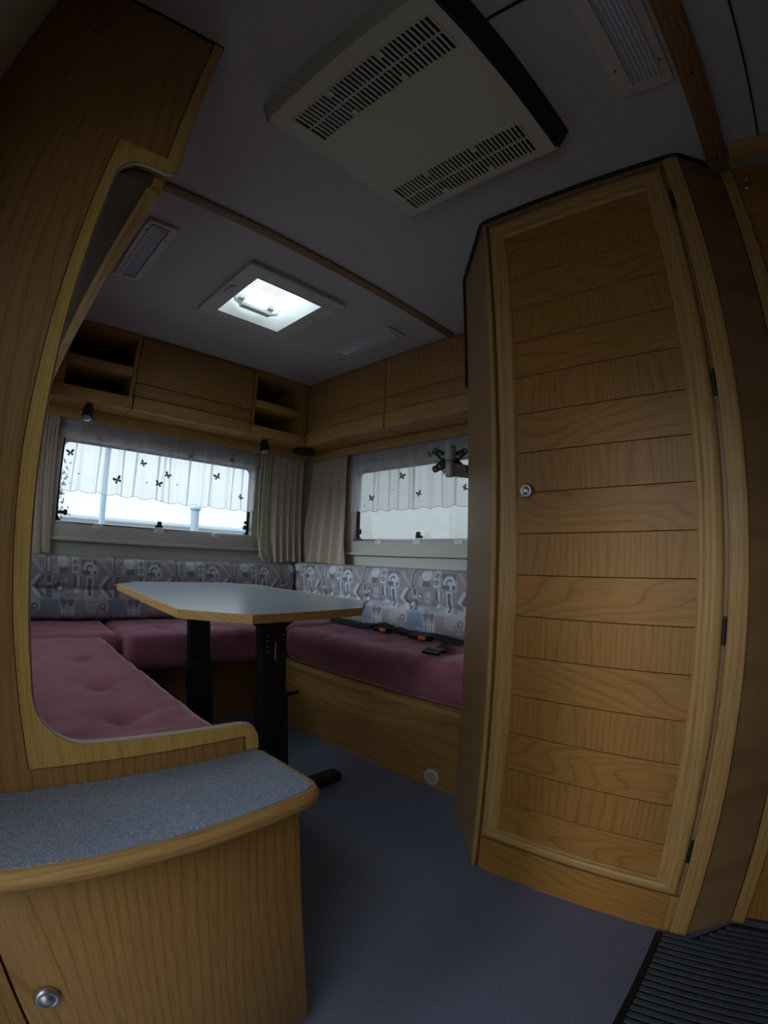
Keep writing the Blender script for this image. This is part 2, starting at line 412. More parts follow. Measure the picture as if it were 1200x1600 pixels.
# ceiling strips and seams
structure('trim_1', MB().box(XL + .002, 1.659, 1.145, 1.182, H - 0.010, H - 0.0005, 0.003), 'beam', 'narrow wooden strip crossing the ceiling between hatch and ventilation unit')
t2 = sroot('trim_2', 'brown wooden strip on the ceiling at the top right beside the long lamp', 'trim', (1.1, -0.115, H))
part('strip', MB().box(XL + .002, 1.158, -0.145, -0.085, H - 0.022, H - 0.0005, 0.005), 'beam', t2)
for x in (0.55, 0.80, 1.10):
    part('screw', MB().lathe((x, -0.115, H - 0.0215), (0, 0, -1), [(0, 0.004), (0.0015, 0.004), (0.002, 0.002)], 10), 'screw', t2)
structure('trim_3', MB().box(XL + .002, 1.10, -0.2445, -0.2400, H - 0.004, H - 0.0005), 'rubber', 'thin black ceiling seam behind the brown wooden strip')
structure('trim_4', MB().box(0.481, 0.487, -0.084, 0.222, H - 0.004, H - 0.0005), 'rubber', 'thin black ceiling seam between the ventilation unit and long lamp')

# ------------------------------------------------------------------ windows
def window_x(name, label, x0, x1, z0, z1, y, pane, ncatch, nclip, right_hand=True):
    """window in the wall y = const"""
    w = sroot(name, label, 'window', ((x0 + x1) / 2, y, z0))
    m = MB()
    fo, d = 0.05, 0.022
    m.box(x0 - fo, x1 + fo + .03, y - d, y - .0005, z0 - 0.072, z0, 0.006)
    m.box(x0 - fo, x1 + fo, y - d, y - .0005, z1, z1 + 0.05, 0.006)
    m.box(x0 - fo, x0 - .001, y - d + .001, y - .0005, z0, z1); m.box(x1 + .001, x1 + fo, y - d + .001, y - .0005, z0, z1)
    part('frame', m, 'beige', w)
    part('sill', MB().box(x0 - fo - .005, x1 + fo + .045, y - d - 0.016, y - .0005, z0 - 0.085, z0 - 0.066, 0.006), 'beige', w)
    part('blind_rail', MB().box(x0 + .002, x1 - .002, y - 0.016, y - 0.004, z0 - 0.004, z0 + 0.012, 0.003), 'alu', w, label='aluminium rail along the lower edge')
    seal(w, 'x', x0, x1, z0, z1, y)
    part('pane', MB().box(x0 + .002, x1 - .002, y + 0.022, y + 0.026, z0 + .002, z1 - .002), pane, w)
    for x in nclip:
        m = MB().box(x - 0.028, x + 0.028, y - 0.026, y - 0.015, z0 - 0.018, z0 + 0.004, 0.003).box(x - 0.012, x + 0.012, y - 0.030, y - 0.014, z0 + 0.001, z0 + 0.008, 0.002)
        part('clip', m, 'white', w)
    for x in ncatch: catch(w, (x, y - 0.008, z0 + 0.022), (0, -1, 0), (1, 0, 0))
    return w

def seal(w, axis, a0, a1, z0, z1, c):
    r = 0.03
    outer = [(a0, z0), (a1, z0), (a1, z1), (a0, z1)]
    e = 0.013
    inner = arc(a0 + e + r, z0 + e + r, r, 180, 270, 5) + arc(a1 - e - r, z0 + e + r, r, 270, 360, 5) + arc(a1 - e - r, z1 - e - r, r, 0, 90, 5) + arc(a0 + e + r, z1 - e - r, r, 90, 180, 5)
    oo = []
    for k, q in enumerate(outer): oo += [q] * 6
    m = MB()
    def P(p, t): return (p[0], t, p[1]) if axis == 'x' else (t, p[0], p[1])
    n = len(inner)
    I0 = [m.bm.verts.new(P(p, c + .008)) for p in inner]; I1 = [m.bm.verts.new(P(p, c + .021)) for p in inner]
    O0 = [m.bm.verts.new(P(p, c + .008)) for p in outer]; O1 = [m.bm.verts.new(P(p, c + .021)) for p in outer]
    for i in range(n):
        j = (i + 1) % n
        m.bm.faces.new((I0[i], I0[j], I1[j], I1[i]))
        a, b = O0[i // 6], O0[j // 6]; a1_, b1_ = O1[i // 6], O1[j // 6]
        if a is b:
            m.bm.faces.new((I0[i], I0[j], a)); m.bm.faces.new((I1[i], I1[j], a1_))
        else:
            m.bm.faces.new((I0[i], I0[j], b, a)); m.bm.faces.new((I1[i], I1[j], b1_, a1_)); m.bm.faces.new((a, b, b1_, a1_))
    part('rubber_seal', m, 'rubber', w, 0)

def catch(w, p, n, t):
    p, n, t = Vector(p), Vector(n), Vector(t); u = Vector((0, 0, 1))
    m = MB()
    def bx(c, st, sn, su, bev=0.003):
        e = [abs(t[i]) * st + abs(n[i]) * sn + abs(u[i]) * su for i in range(3)]
        m.box(c.x - e[0], c.x + e[0], c.y - e[1], c.y + e[1], c.z - e[2], c.z + e[2], bev)
    bx(p, 0.022, 0.006, 0.007)
    bx(p + u * 0.014 + n * 0.008, 0.013, 0.007, 0.013, 0.005)
    m.cyl(p + u * 0.006, p + u * 0.006 + n * 0.022, 0.009, 0.008, 14)
    part('window_catch', m, 'black', w, label='black turning window catch')

w1 = window_x('window_1', 'wide window with clear glass above the dark backrest in the end wall', WX0, WX1, WZ0, WZ1, YF, 'pane', (0.865,), (0.52, 0.865, 1.215))
for x, s in ((0.328, 1), (1.418, -1)):
    m = MB().box(x - 0.016, x + 0.016, YF - 0.012, YF + .006, 1.035, 1.052, 0.003).box(x - 0.004 + s * 0.014, x + 0.016 + s * 0.014, YF - 0.026, YF - 0.008, 1.03, 1.058, 0.004)
    m.cyl((x, YF - 0.004, 1.044), (x, YF - 0.028, 1.044), 0.009, 0.008, 12)
    if s < 0: m.box(x - 0.014, x + 0.006, YF - .02, YF - .006, 1.064, 1.084, 0.004)
    part('window_catch', m, 'black', w1, label='black side catch')
w2 = sroot('window_2', 'side window with pale sky above the blue patterned backrest', 'window', (XR, 1.5, WZ0))
m = MB(); x = XR; d = 0.022
m.box(x - d, x - .0005, 0.90, VY1 + .05, WZ0 - .072, WZ0, 0.006); m.box(x - d, x - .0005, 0.90, VY1 + .05, WZ1, WZ1 + .05, 0.006)
m.box(x - d + .001, x - .0005, VY1 + .001, VY1 + .05, WZ0, WZ1); m.box(x - d + .001, x - .0005, 0.90, VY0 - .001, WZ0, WZ1)
part('frame', m, 'beige', w2)
part('sill', MB().box(x - d - .016, x - .0005, 0.895, VY1 + .055, WZ0 - .085, WZ0 - .066, 0.006), 'beige', w2)
part('blind_rail', MB().box(x - .016, x - .004, VY0 + .002, VY1 - .002, WZ0 - .004, WZ0 + .012, .003), 'alu', w2, label='aluminium rail along the lower edge')
seal(w2, 'y', VY0, VY1, WZ0, WZ1, x)
part('pane', MB().box(x + .022, x + .026, VY0 + .002, VY1 - .002, WZ0 + .002, WZ1 - .002), 'pane_grey', w2)
for y in (1.83, 1.552, 1.285):
    part('clip', MB().box(x - .026, x - .015, y - .026, y + .026, WZ0 - .018, WZ0 + .004, .003), 'white', w2)
catch(w2, (x - .008, 1.545, WZ0 + .022), (-1, 0, 0), (0, 1, 0))
m = MB().box(x - .012, x + .006, 1.996, 2.028, 1.035, 1.052, .003).box(x - .026, x - .008, 1.985, 2.005, 1.028, 1.062, .004)
m.cyl((x - .004, 2.006, 1.045), (x - .028, 2.006, 1.045), .009, .008, 12)
part('window_catch', m, 'black', w2, label='black side catch')
w3 = sroot('door_2', 'open entrance doorway in the left wall beside the camera', 'door', (XL, -0.04, 0))
m = MB()
m.box(XL + .0005, XL + .014, KX0 - .03, KX0 - .001, .001, KZ1 + .03, .003).box(XL + .0005, XL + .014, KX1 + .001, KX1 + .03, .001, KZ1 + .03, .003).box(XL + .0005, XL + .013, KX0, KX1, KZ1 + .001, KZ1 + .03, .003)
part('door_frame', m, 'beige', w3)
part('threshold', MB().box(XL - T, XL, KX0 + .001, KX1 - .001, .001, .018, .002), 'alu', w3)

w4 = sroot('window_3', 'window in the left wall above the left bench', 'window', (XL, 1.53, LZ0))
m = MB()
m.box(XL + .0005, XL + .02, LY0 - .04, LY1 + .04, LZ0 - .05, LZ0 - .001, .005).box(XL + .0005, XL + .02, LY0 - .04, LY1 + .04, LZ1 + .001, LZ1 + .05, .005)
m.box(XL + .0005, XL + .019, LY0 - .04, LY0 - .001, LZ0, LZ1).box(XL + .0005, XL + .019, LY1 + .001, LY1 + .04, LZ0, LZ1)
part('frame', m, 'beige', w4)
part('pane', MB().box(XL - .026, XL - .022, LY0 + .002, LY1 - .002, LZ0 + .002, LZ1 - .002), 'pane', w4)

# ------------------------------------------------------------------ roof hatch
hx, hy = (HX0 + HX1) / 2, (HY0 + HY1) / 2
rh = thing('roof_hatch', 'square bright roof hatch with white frame in the ceiling above the table', 'skylight', (hx, hy, H))
m = MB()
def ring_frame(m, ox0, ox1, oy0, oy1, ix0, ix1, iy0, iy1, z0, z1, bev=0.004):
    m.box(ox0, ox1, oy0, iy0, z0, z1, bev); m.box(ox0, ox1, iy1, oy1, z0, z1, bev)
    m.box(ox0, ix0, iy0 - .002, iy1 + .002, z0 + .0004, z1, 0); m.box(ix1, ox1, iy0 - .002, iy1 + .002, z0 + .0004, z1, 0)
ring_frame(m, 0.676, 1.139, 1.335, 1.80, HX0, HX1, HY0, HY1, H - 0.020, H - .0005)
part('frame', m, 'lampframe', rh)
m = MB(); ring_frame(m, HX0 + .0005, HX1 - .0005, HY0 + .0005, HY1 - .0005, HX0 + .005, HX1 - .005, HY0 + .005, HY1 - .005, H - .022, H + .07, 0)
part('shaft', m, 'white', rh)
m = MB(); m.box(HX0 - .02, HX1 + .02, HY0 - .02, HY1 + .02, H + .072, H + .078)
part('dome', m, 'dome', rh)
for k in range(9):
    part('rib', MB().box(HX0 + .07, HX1 - .10, HY0 + .05 + k * .017, HY0 + .0535 + k * .017, H + .068, H + .0715), 'white', rh)
m = MB(); yb = HY1 - .055
m.tube([(HX0 + .05, yb, H + .06), (HX0 + .06, yb, H + .035), (HX0 + .10, yb, H + .02), (HX0 + .17, yb, H + .02), (HX0 + .24, yb, H + .02), (HX0 + .275, yb, H + .035), (HX0 + .285, yb, H + .06)], .010, 12)
m.box(HX0 + .085, HX0 + .245, yb - .016, yb + .016, H + .008, H + .032, .007)
part('hatch_handle', m, 'white', rh, label='white push bar inside the hatch')
for k, xx in enumerate((HX0 + .06, HX0 + .215)):
    part('bracket', MB().box(xx, xx + .035, yb - .03, yb + .02, H + .03, H + .068, .006), 'white', rh)
for (x, y) in ((0.703, 1.545), (1.111, 1.545)):
    part('latch', MB().box(x - .010, x + .010, y - .035, y + .035, H - .029, H - .0195, .004), 'lampframe', rh)

# ------------------------------------------------------------------ ceiling lamps
def lamp(x0, x1, y0, y1, label, lx0, lx1, ly0, ly1, screws):
    r = thing('ceiling_lamp', label, 'lamp', ((x0 + x1) / 2, (y0 + y1) / 2, H), 'recessed ceiling lamps')
    m = MB(); ring_frame(m, x0, x1, y0, y1, lx0, lx1, ly0, ly1, H - .012, H - .0005, .003)
    part('frame', m, 'lampframe', r)
    m = MB(); ring_frame(m, lx0 - .008, lx1 + .008, ly0 - .008, ly1 + .008, lx0, lx1, ly0, ly1, H - .017, H - .011, .002)
    part('rim', m, 'lampframe', r)
    part('reflector', MB().box(lx0, lx1, ly0, ly1, H - .003, H - .001), 'reflector', r)
    m = MB(); long_y = (ly1 - ly0) > (lx1 - lx0)
    n = 6
    for k in range(n):
        if long_y:
            a = lx0 + (lx1 - lx0) * k / n; b = lx0 + (lx1 - lx0) * (k + 1) / n
            m.prism([(a, H - .010), ((a + b) / 2, H - .013), (b, H - .010), (b, H - .007), (a, H - .007)], 'y', ly0, ly1)
        else:
            a = ly0 + (ly1 - ly0) * k / n; b = ly0 + (ly1 - ly0) * (k + 1) / n
            m.prism([(a, H - .010), ((a + b) / 2, H - .013), (b, H - .010), (b, H - .007), (a, H - .007)], 'x', lx0, lx1)
    part('lens', m, 'lens', r, 0)
    for (x, y) in screws: part('screw', MB().lathe((x, y, H - .0115), (0, 0, -1), [(0, .0035), (.0015, .003)], 10), 'screw', r)
    return r
lamp(.270, .382, 1.335, 1.745, 'short ceiling lamp with bright blue-grey cover left of the roof hatch', .298, .354, 1.362, 1.715, [(.284, 1.39), (.368, 1.42), (.284, 1.69), (.368, 1.66)])
lamp(1.408, 1.522, 1.335, 1.745, 'short ceiling lamp right of the roof hatch near the overhead lockers', 1.435, 1.495, 1.362, 1.715, [(1.42, 1.40), (1.51, 1.40)])
lamp(.20, .815, -.073, .062, 'long ceiling lamp with dark prismatic cover beside the brown ceiling strip', .225, .787, -.040, .022, [(.745, -.057), (.735, .045)])

# ------------------------------------------------------------------ ceiling ventilation unit
ac = thing('ceiling_vent_unit', 'large cream ceiling ventilation unit with two slatted grilles', 'ventilation unit', (0.6, 0.49, H))
m = MB()
x0, x1, y0, y1, zb = .335, .848, .252, .730, 1.888
g = [(.378, .480, .285, .690), (.722, .830, .297, .694)]
# underside plate with two openings, and sloped rim
xs = [x0 + .0062, g[0][0], g[0][1], g[1][0], g[1][1], x1 - .0062]
def plate(m, a, b, c, d): m.box(a, b, c, d, zb, zb + .006)
y1 -= .0062; y0 += .0062
plate(m, xs[0], xs[1], y0, y1); plate(m, xs[2], xs[3], y0, y1); plate(m, xs[4], xs[5], y0, y1)
for q in g: plate(m, q[0], q[1], y0, q[2]); plate(m, q[0], q[1], q[3], y1)
part('cover', m, 'cream', ac, 0)
y1 += .0062; y0 -= .0062
e = .014
m = MB()
m.hull([(x0, y0, zb), (x0, y1, zb), (x0 + .006, y1, zb), (x0 + .006, y0, zb)], [(x0 - e, y0 - .006, H - .001), (x0 - e, y1 + e, H - .001), (x0 - e + .006, y1 + e, H - .001), (x0 - e + .006, y0 - .006, H - .001)])
m.hull([(x1 - .006, y0, zb), (x1 - .006, y1, zb), (x1, y1, zb), (x1, y0, zb)], [(x1 + .005, y0 - .006, H - .001), (x1 + .005, y1 + e, H - .001), (x1 + .011, y1 + e, H - .001), (x1 + .011, y0 - .006, H - .001)])
m.hull([(x0, y1 - .006, zb), (x1, y1 - .006, zb), (x1, y1, zb), (x0, y1, zb)], [(x0 - e, y1 + e - .006, H - .001), (x1 + .008, y1 + e - .006, H - .001), (x1 + .008, y1 + e, H - .001), (x0 - e, y1 + e, H - .001)])
part('side_rim', m, 'cream', ac, 0)
m = MB(); m.hull([(x0, y0 - .001, zb + .001), (x1, y0 - .001, zb + .001), (x1, y0 + .006, zb + .001), (x0, y0 + .006, zb + .001)], [(x0 - e + .004, y0 - .034, H - .001), (x1 + .010, y0 - .034, H - .001), (x1 + .010, y0 + .002, H - .001), (x0 - e + .004, y0 + .002, H - .001)])
bb = part('black_band', m, 'black', ac, 0, label='matt black front band')
for x in (.47, .80): part('screw', MB().lathe((x, y0 - .014, 1.917), (0, -1, -.6), [(0, .004), (.002, .003)], 10), 'screw', bb)
part('housing', MB().box(x0 + .01, x1 - .01, y0 + .01, y1 - .01, zb + .022, H - .002), 'black', ac, 0)
for qi, (a, b, c, d) in enumerate(g):
    m = MB(); ring_frame(m, a, b, c, d, a + .004, b - .004, c + .005, d - .005, zb - .0025, zb + .004, 0)
    mid = (a + b) / 2
    m.box(mid - .0022, mid + .0022, c, d, zb - .001, zb + .004)
    gr = part('grille', m, 'cream', ac, 0)
    slat = None; n = 34; pitch = (d - c - .008) / n
    for k in range(1, n):
        y = c + .004 + pitch * k
        if slat is None:
            slat = part('slat', MB().box(a + .003, b - .003, y - .0026, y + .0026, zb - .0008, zb + .004), 'cream', gr, 0)
            yy = y
        else:
            s = slat.copy(); COL.objects.link(s); s.location = slat.location + Vector((0, y - yy, 0))
    for (fx, fy) in ((.12, .33), (.12, .70), (.88, .33), (.88, .70)):
        px_, py_ = a + (b - a) * fx, c + (d - c) * fy
        part('clip', MB().box(px_ - .009, px_ + .009, py_ - .007, py_ + .007, zb - .0045, zb - .001, .0012), 'cream', gr, 0)

# ------------------------------------------------------------------ overhead lockers on the end wall
YC, ZO = 2.245, 1.557
def shelf_unit(x0, x1, ox0, ox1, label):
    r = thing('open_shelf_locker', label, 'shelf', ((x0 + x1) / 2, YF, ZO), 'open shelf lockers over the end window')
    xx0, xx1 = x0 + .001, x1 - .001
    part('side_panel', MB().box(xx0, ox0, YC, YF - .003, ZO, H - .003), 'wood_z', r, 0)
    part('side_panel', MB().box(ox1, xx1, YC, YF - .003, ZO, H - .003), 'wood_z', r, 0)
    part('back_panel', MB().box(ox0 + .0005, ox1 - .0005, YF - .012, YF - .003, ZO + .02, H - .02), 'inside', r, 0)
    part('top_rail', MB().box(ox0 + .0005, ox1 - .0005, YC, YF - .013, 1.912, H - .003), 'wood_x', r, 0)
    part('shelf', MB().box(ox0 + .0005, ox1 - .0005, YC - .004, YF - .013, 1.720, 1.766, .004), 'frame_x', r)
    part('bottom_rail', MB().box(xx0, xx1, YC - .010, YC - .0005, ZO - .006, 1.613, .005), 'frame_x', r)
    part('bottom', MB().box(ox0 + .0005, ox1 - .0005, YC, YF - .013, ZO, 1.6), 'wood_x', r, 0)
shelf_unit(.146, .578, .226, .556, 'open two-compartment shelf over the left end of the end window')
shelf_unit(1.266, 1.655, 1.285, 1.592, 'open two-compartment shelf in the corner over the end window')
def locker_front(r, horiz, a0, a1, c, s, frame, seamless=False):
    """front at plane c; s = direction of the front (-1: towards smaller values)"""
    fr = ('wood_z', 'wood_x', 'frame_x') if horiz == 'x' else ('wood_z', 'wood_y', 'frame_y')
    def B(u0, u1, w0, w1, z0, z1, bev=0):
        lo, hi = min(w0, w1), max(w0, w1)
        return MB().box(u0, u1, lo, hi, z0, z1, bev) if horiz == 'x' else MB().box(lo, hi, u0, u1, z0, z1, bev)
    d = part('locker_door', B(a0, a1, c, c - s * .016, 1.722, 1.932, .0015), fr[0], r)
    part('rail', B(a0, a1, c, c - s * .016, 1.640, 1.719, .0015), fr[1], d)
    part('rounded_grip', B(a0, a1, c + s * .008, c - s * .016, ZO - .004, 1.638, .010), fr[2], d)
ml = thing('overhead_locker', 'closed wooden locker over the middle of the end window between open shelves', 'locker', (.92, YF, ZO))
part('carcass', MB().box(.581, 1.263, YC + .018, YF - .003, ZO, H - .003), 'wood_x', ml, 0)
part('top_rail', MB().box(.581, 1.263, YC + .006, YC + .0175, 1.932, H - .003), 'beam', ml, 0)
def mid_front():
    d = part('locker_door', MB().box(.582, 1.262, YC, YC + .0175, 1.695, 1.931, .0015), 'wood_z', ml)
    part('rail', MB().box(.582, 1.262, YC, YC + .0175, 1.624, 1.692, .0015), 'wood_x', d)
    part('rounded_grip', MB().box(.582, 1.262, YC - .010, YC + .0175, ZO - .006, 1.621, .009), 'frame_x', d)
mid_front()
XC = 1.660
def side_locker(y0, y1, label):
    r = thing('overhead_locker', label, 'locker', (XR, (y0 + y1) / 2, ZO), 'overhead lockers over the side window')
    part('carcass', MB().box(XC + .018, XR - .003, y0, y1, ZO, H - .003), 'wood_y', r, 0)
    part('top_rail', MB().box(XC + .006, XC + .0175, y0, y1, 1.932, H - .003), 'beam', r, 0)
    locker_front(r, 'y', y0 + .001, y1 - .001, XC, -1, None)
side_locker(.862, 1.584, 'wooden locker over the side window next to the wardrobe')
side_locker(1.587, 2.238, 'wooden locker over the side window nearest the corner')
cb = thing('corner_locker', 'small wooden corner box joining the two rows of overhead lockers', 'locker', (1.79, 2.37, ZO))
part('carcass', MB().box(XC, XR - .003, 2.241, YF - .003, ZO, H - .003), 'wood_z', cb, 0)
def left_locker(y0, y1, label):
    r = thing('overhead_locker', label, 'locker', (XL, (y0 + y1) / 2, ZO), 'overhead lockers on the left wall')
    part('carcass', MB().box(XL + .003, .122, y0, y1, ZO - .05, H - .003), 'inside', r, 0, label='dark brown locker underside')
    part('locker_door', MB().box(.1225, .140, y0 + .001, y1 - .001, 1.585, 1.94, .0015), 'wood_z', r)
    part('rounded_grip', MB().box(.118, .145, y0 + .001, y1 - .001, ZO - .068, ZO - .0505, .006).box(.1225, .145, y0 + .001, y1 - .001, ZO - .0515, 1.583, .004), 'frame_y', r)
left_locker(.682, 1.468, 'overhead locker on the left wall directly behind the partition, seen from below')
left_locker(1.471, 2.235, 'overhead locker on the left wall farther in, reaching the open shelf')

# curtain pelmets
pf = thing('curtain_pelmet', 'long wooden pelmet board above the end window curtains', 'pelmet', (1.0, 2.43, 1.53))
part('board', MB().box(XL + .003, 1.838, 2.418, 2.432, 1.502, ZO - .0005, .003), 'frame_x', pf)
part('curtain_track', MB().box(XL + .005, 1.83, 2.440, 2.452, 1.518, 1.530), 'white', pf)
pr = thing('curtain_pelmet', 'wooden pelmet board above the side window curtains', 'pelmet', (1.85, 1.6, 1.53))
part('board', MB().box(1.840, 1.854, .862, 2.417, 1.506, ZO - .0005, .003), 'frame_y', pr)
part('curtain_track', MB().box(1.866, 1.878, .865, 2.40, 1.518, 1.530), 'white', pr)

# speaker puck and spotlights
sk = thing('round_speaker', 'flat black round speaker under the corner locker', 'speaker', (1.715, 2.335, ZO))
part('body', MB().lathe((1.715, 2.335, ZO - .0005), (0, 0, -1), [(0, .064), (.018, .066), (.026, .060), (.029, .045), (.030, .01)], 32), 'black', sk)
def spot(x, y, label, tilt):
    r = thing('spotlight', label, 'spotlight', (x, y, ZO), 'reading spotlights over the end window')
    part('base', MB().lathe((x, y, ZO - .0005), (0, 0, -1), [(0, .018), (.010, .018), (.013, .015)], 20), 'black', r)
    d = Vector(tilt).normalized(); c = Vector((x, y, ZO - .016))
    b = part('lamp_head', MB().lathe(c, d, [(0, .014), (.003, .023), (.012, .027), (.066, .028), (.072, .027)], 24), 'black', r)
    part('lens', MB().lathe(c + d * .072, d, [(0, .022), (.0015, .020), (.003, .010)], 20), 'lens_glass', b)
spot(.378, 2.31, 'black spotlight under the open shelf at the left end of the window', (-.12, -.50, -1))
spot(1.405, 2.315, 'black spotlight under the corner shelf beside the beige curtain', (-.12, -.50, -1))

# ------------------------------------------------------------------ curtains
def butterfly(c, t, n, s, rot_, mat, parent):
    """four-winged embroidered butterfly lying on the cloth; t: cloth's horizontal direction, n: towards the room"""
    c, t, n = Vector(c), Vector(t), Vector(n); u = Vector((0, 0, 1)); s *= 1.25
    ca, sa = math.cos(rot_), math.sin(rot_)
    bm = bmesh.new()
    def W(pts):
        f = [bm.verts.new(c + (t * (x * ca - y * sa) + u * (x * sa + y * ca)) * s + n * .0006) for x, y in pts]
        b = [bm.verts.new(v.co - n * .0008) for v in f]
        bm.faces.new(f); bm.faces.new(b[::-1])
        for i in range(len(f)): bm.faces.new((f[i], f[(i + 1) % len(f)], b[(i + 1) % len(f)], b[i]))
    for sgn in (-1, 1):
        W([(.03 * sgn, 0), (.25 * sgn, .55), (.75 * sgn, .85), (1.0 * sgn, .6), (.8 * sgn, .15), (.4 * sgn, -.02)])
        W([(.03 * sgn, 0), (.45 * sgn, -.08), (.75 * sgn, -.3), (.6 * sgn, -.7), (.25 * sgn, -.6)])
    W([(-.06, .35), (.06, .35), (.07, -.4), (-.07, -.4)])
    finish('butterfly', bm, mat, parent)

def sheer(name, label, axis, a0, a1, c, z_top, z_bot, folds, amp, seed, bfs, dots, nsign, group, ztilt=0.0, flare=0.0, scal=.10):
    r = thing(name, label, 'curtain', ((a0 + a1) / 2, c, z_top) if axis == 'x' else (c, (a0 + a1) / 2, z_top), group)
    rng = random.Random(seed)
    ph = [rng.uniform(0, 6.28) for _ in range(4)]; fr = [folds, folds * 1.7, folds * .6, folds * 2.9]
    def off(t, k):
        g = sum(math.sin(2 * math.pi * fr[i] * t + ph[i]) * w for i, w in enumerate((1, .5, .6, .25)))
        return amp * g * (0.45 + .75 * k)
    def scallop(t):
        w = a1 - a0
        return .012 * abs(math.sin(math.pi * t * w / scal))
    nu, nv = 150, 24
    bm = bmesh.new(); rows = []; hem = []
    for j in range(nv + 1):
        k = j / nv; row = []
        for i in range(nu + 1):
            t = i / nu
            a = a0 + (a1 - a0) * t + flare * k * (t - .5)
            zb_ = z_bot + ztilt * (t - .5) - scallop(t)
            z = z_top + (zb_ - z_top) * k
            p = (a, c + off(t, k), z) if axis == 'x' else (c + off(t, k), a, z)
            row.append(bm.verts.new(p))
            if j == nv: hem.append(Vector(p))
        rows.append(row)
    for j in range(nv):
        for i in range(nu): bm.faces.new((rows[j][i], rows[j][i + 1], rows[j + 1][i + 1], rows[j + 1][i]))
    cl = finish('cloth', bm, 'sheer', r, 'all')
    part('hem', MB().tube(hem, .0011, 5), 'hem', r, 'all')
    npl = max(3, int((a1 - a0) / .11))
    for i in range(npl):                                # gathered pleats, where the voile lies double
        t0 = (i + .5 + rng.uniform(-.3, .3)) / npl; w_ = rng.uniform(.006, .013); dr_ = rng.uniform(-.012, .012)
        bm2 = bmesh.new(); pv = None
        for j in range(13):
            k = j / 12; vs = []
            for q in (0, 1):
                a = a0 + (a1 - a0) * t0 + flare * k * (t0 - .5) + dr_ * k + (q - .5) * w_ * (1.6 - .8 * k)
                t = (a - a0) / (a1 - a0); zb_ = z_bot + ztilt * (t - .5) - scallop(t)
                o_ = c + off(t, k) + nsign * (.0015 + .0015 * q)
                z = z_top + (zb_ - z_top) * k
                vs.append(bm2.verts.new((a, o_, z) if axis == 'x' else (o_, a, z)))
            if pv: bm2.faces.new((pv[0], pv[1], vs[1], vs[0]))
            pv = vs
        finish('pleat', bm2, 'pleat', r, 'all')
    m = MB(); n = max(4, int((a1 - a0) / .055))
    for i in range(n + 1):
        t = (i + .3) / (n + .6); a = a0 + (a1 - a0) * t
        p = (a, c + off(t, 0), z_top + .006) if axis == 'x' else (c + off(t, 0), a, z_top + .006)
        m = MB().box(p[0] - .003, p[0] + .003, p[1] - .003, p[1] + .003, p[2] - .006, p[2] + .003, .001)
        part('glider', m, 'white', r, 0)
    T_ = (1, 0, 0) if axis == 'x' else (0, 1, 0)
    N_ = (0, nsign, 0) if axis == 'x' else (nsign, 0, 0)
    for (a, z, mat, s, rt) in bfs:
        t = (a - a0) / (a1 - a0); k = (z_top - z) / (z_top - z_bot)
        o_ = c + off(t, k) + nsign * .003
        butterfly((a, o_, z) if axis == 'x' else (o_, a, z), T_, N_, s, rt, mat, r)
    for (a, z) in dots:
        t = (a - a0) / (a1 - a0); k = (z_top - z) / (z_top - z_bot)
        o_ = c + off(t, k) + nsign * .0022
        p = Vector((a, o_, z) if axis == 'x' else (o_, a, z))
        part('embroidered_dot', MB().cyl(p, p + Vector(N_) * .001, .004, n=8), 'bf_brown', r, 0)
    return r
o, pk, br = 'bf_olive', 'bf_pink', 'bf_brown'
GS = 'white sheer short curtains'
sheer('sheer_curtain', 'left white sheer short curtain with butterflies on the end window', 'x', .305, .872, 2.455, 1.500, 1.158, 5, .005, 3,
      [(.48, 1.432, pk, .016, .1), (.338, 1.336, o, .017, .2), (.60, 1.230, o, .019, .5), (.733, 1.335, o, .015, -.5), (.833, 1.238, br, .017, -.2)],
      [(.655, 1.40), (.393, 1.237), (.765, 1.237)], -1, GS)
sheer('sheer_curtain', 'right white sheer short curtain with butterflies on the end window', 'x', .858, 1.455, 2.464, 1.500, 1.150, 7, .0045, 8,
      [(1.012, 1.418, pk, .017, .1), (.884, 1.292, o, .016, -.5), (1.19, 1.324, br, .018, .4), (1.28, 1.435, o, .015, 0), (1.352, 1.22, br, .014, -.8)],
      [(.868, 1.45), (.945, 1.248), (1.438, 1.34)], -1, GS)
sheer('sheer_curtain', 'white sheer short curtain with butterflies on the side window', 'y', .90, 2.052, 1.882, 1.504, 1.168, 9, .0065, 5,
      [(1.648, 1.342, o, .018, .3), (1.885, 1.236, o, .018, .2), (1.525, 1.238, o, .015, -.4), (1.362, 1.343, br, .017, -.3), (1.457, 1.44, o, .017, .2), (1.245, 1.25, br, .014, 1.2)],
      [(1.93, 1.195), (1.71, 1.27)], -1, GS)

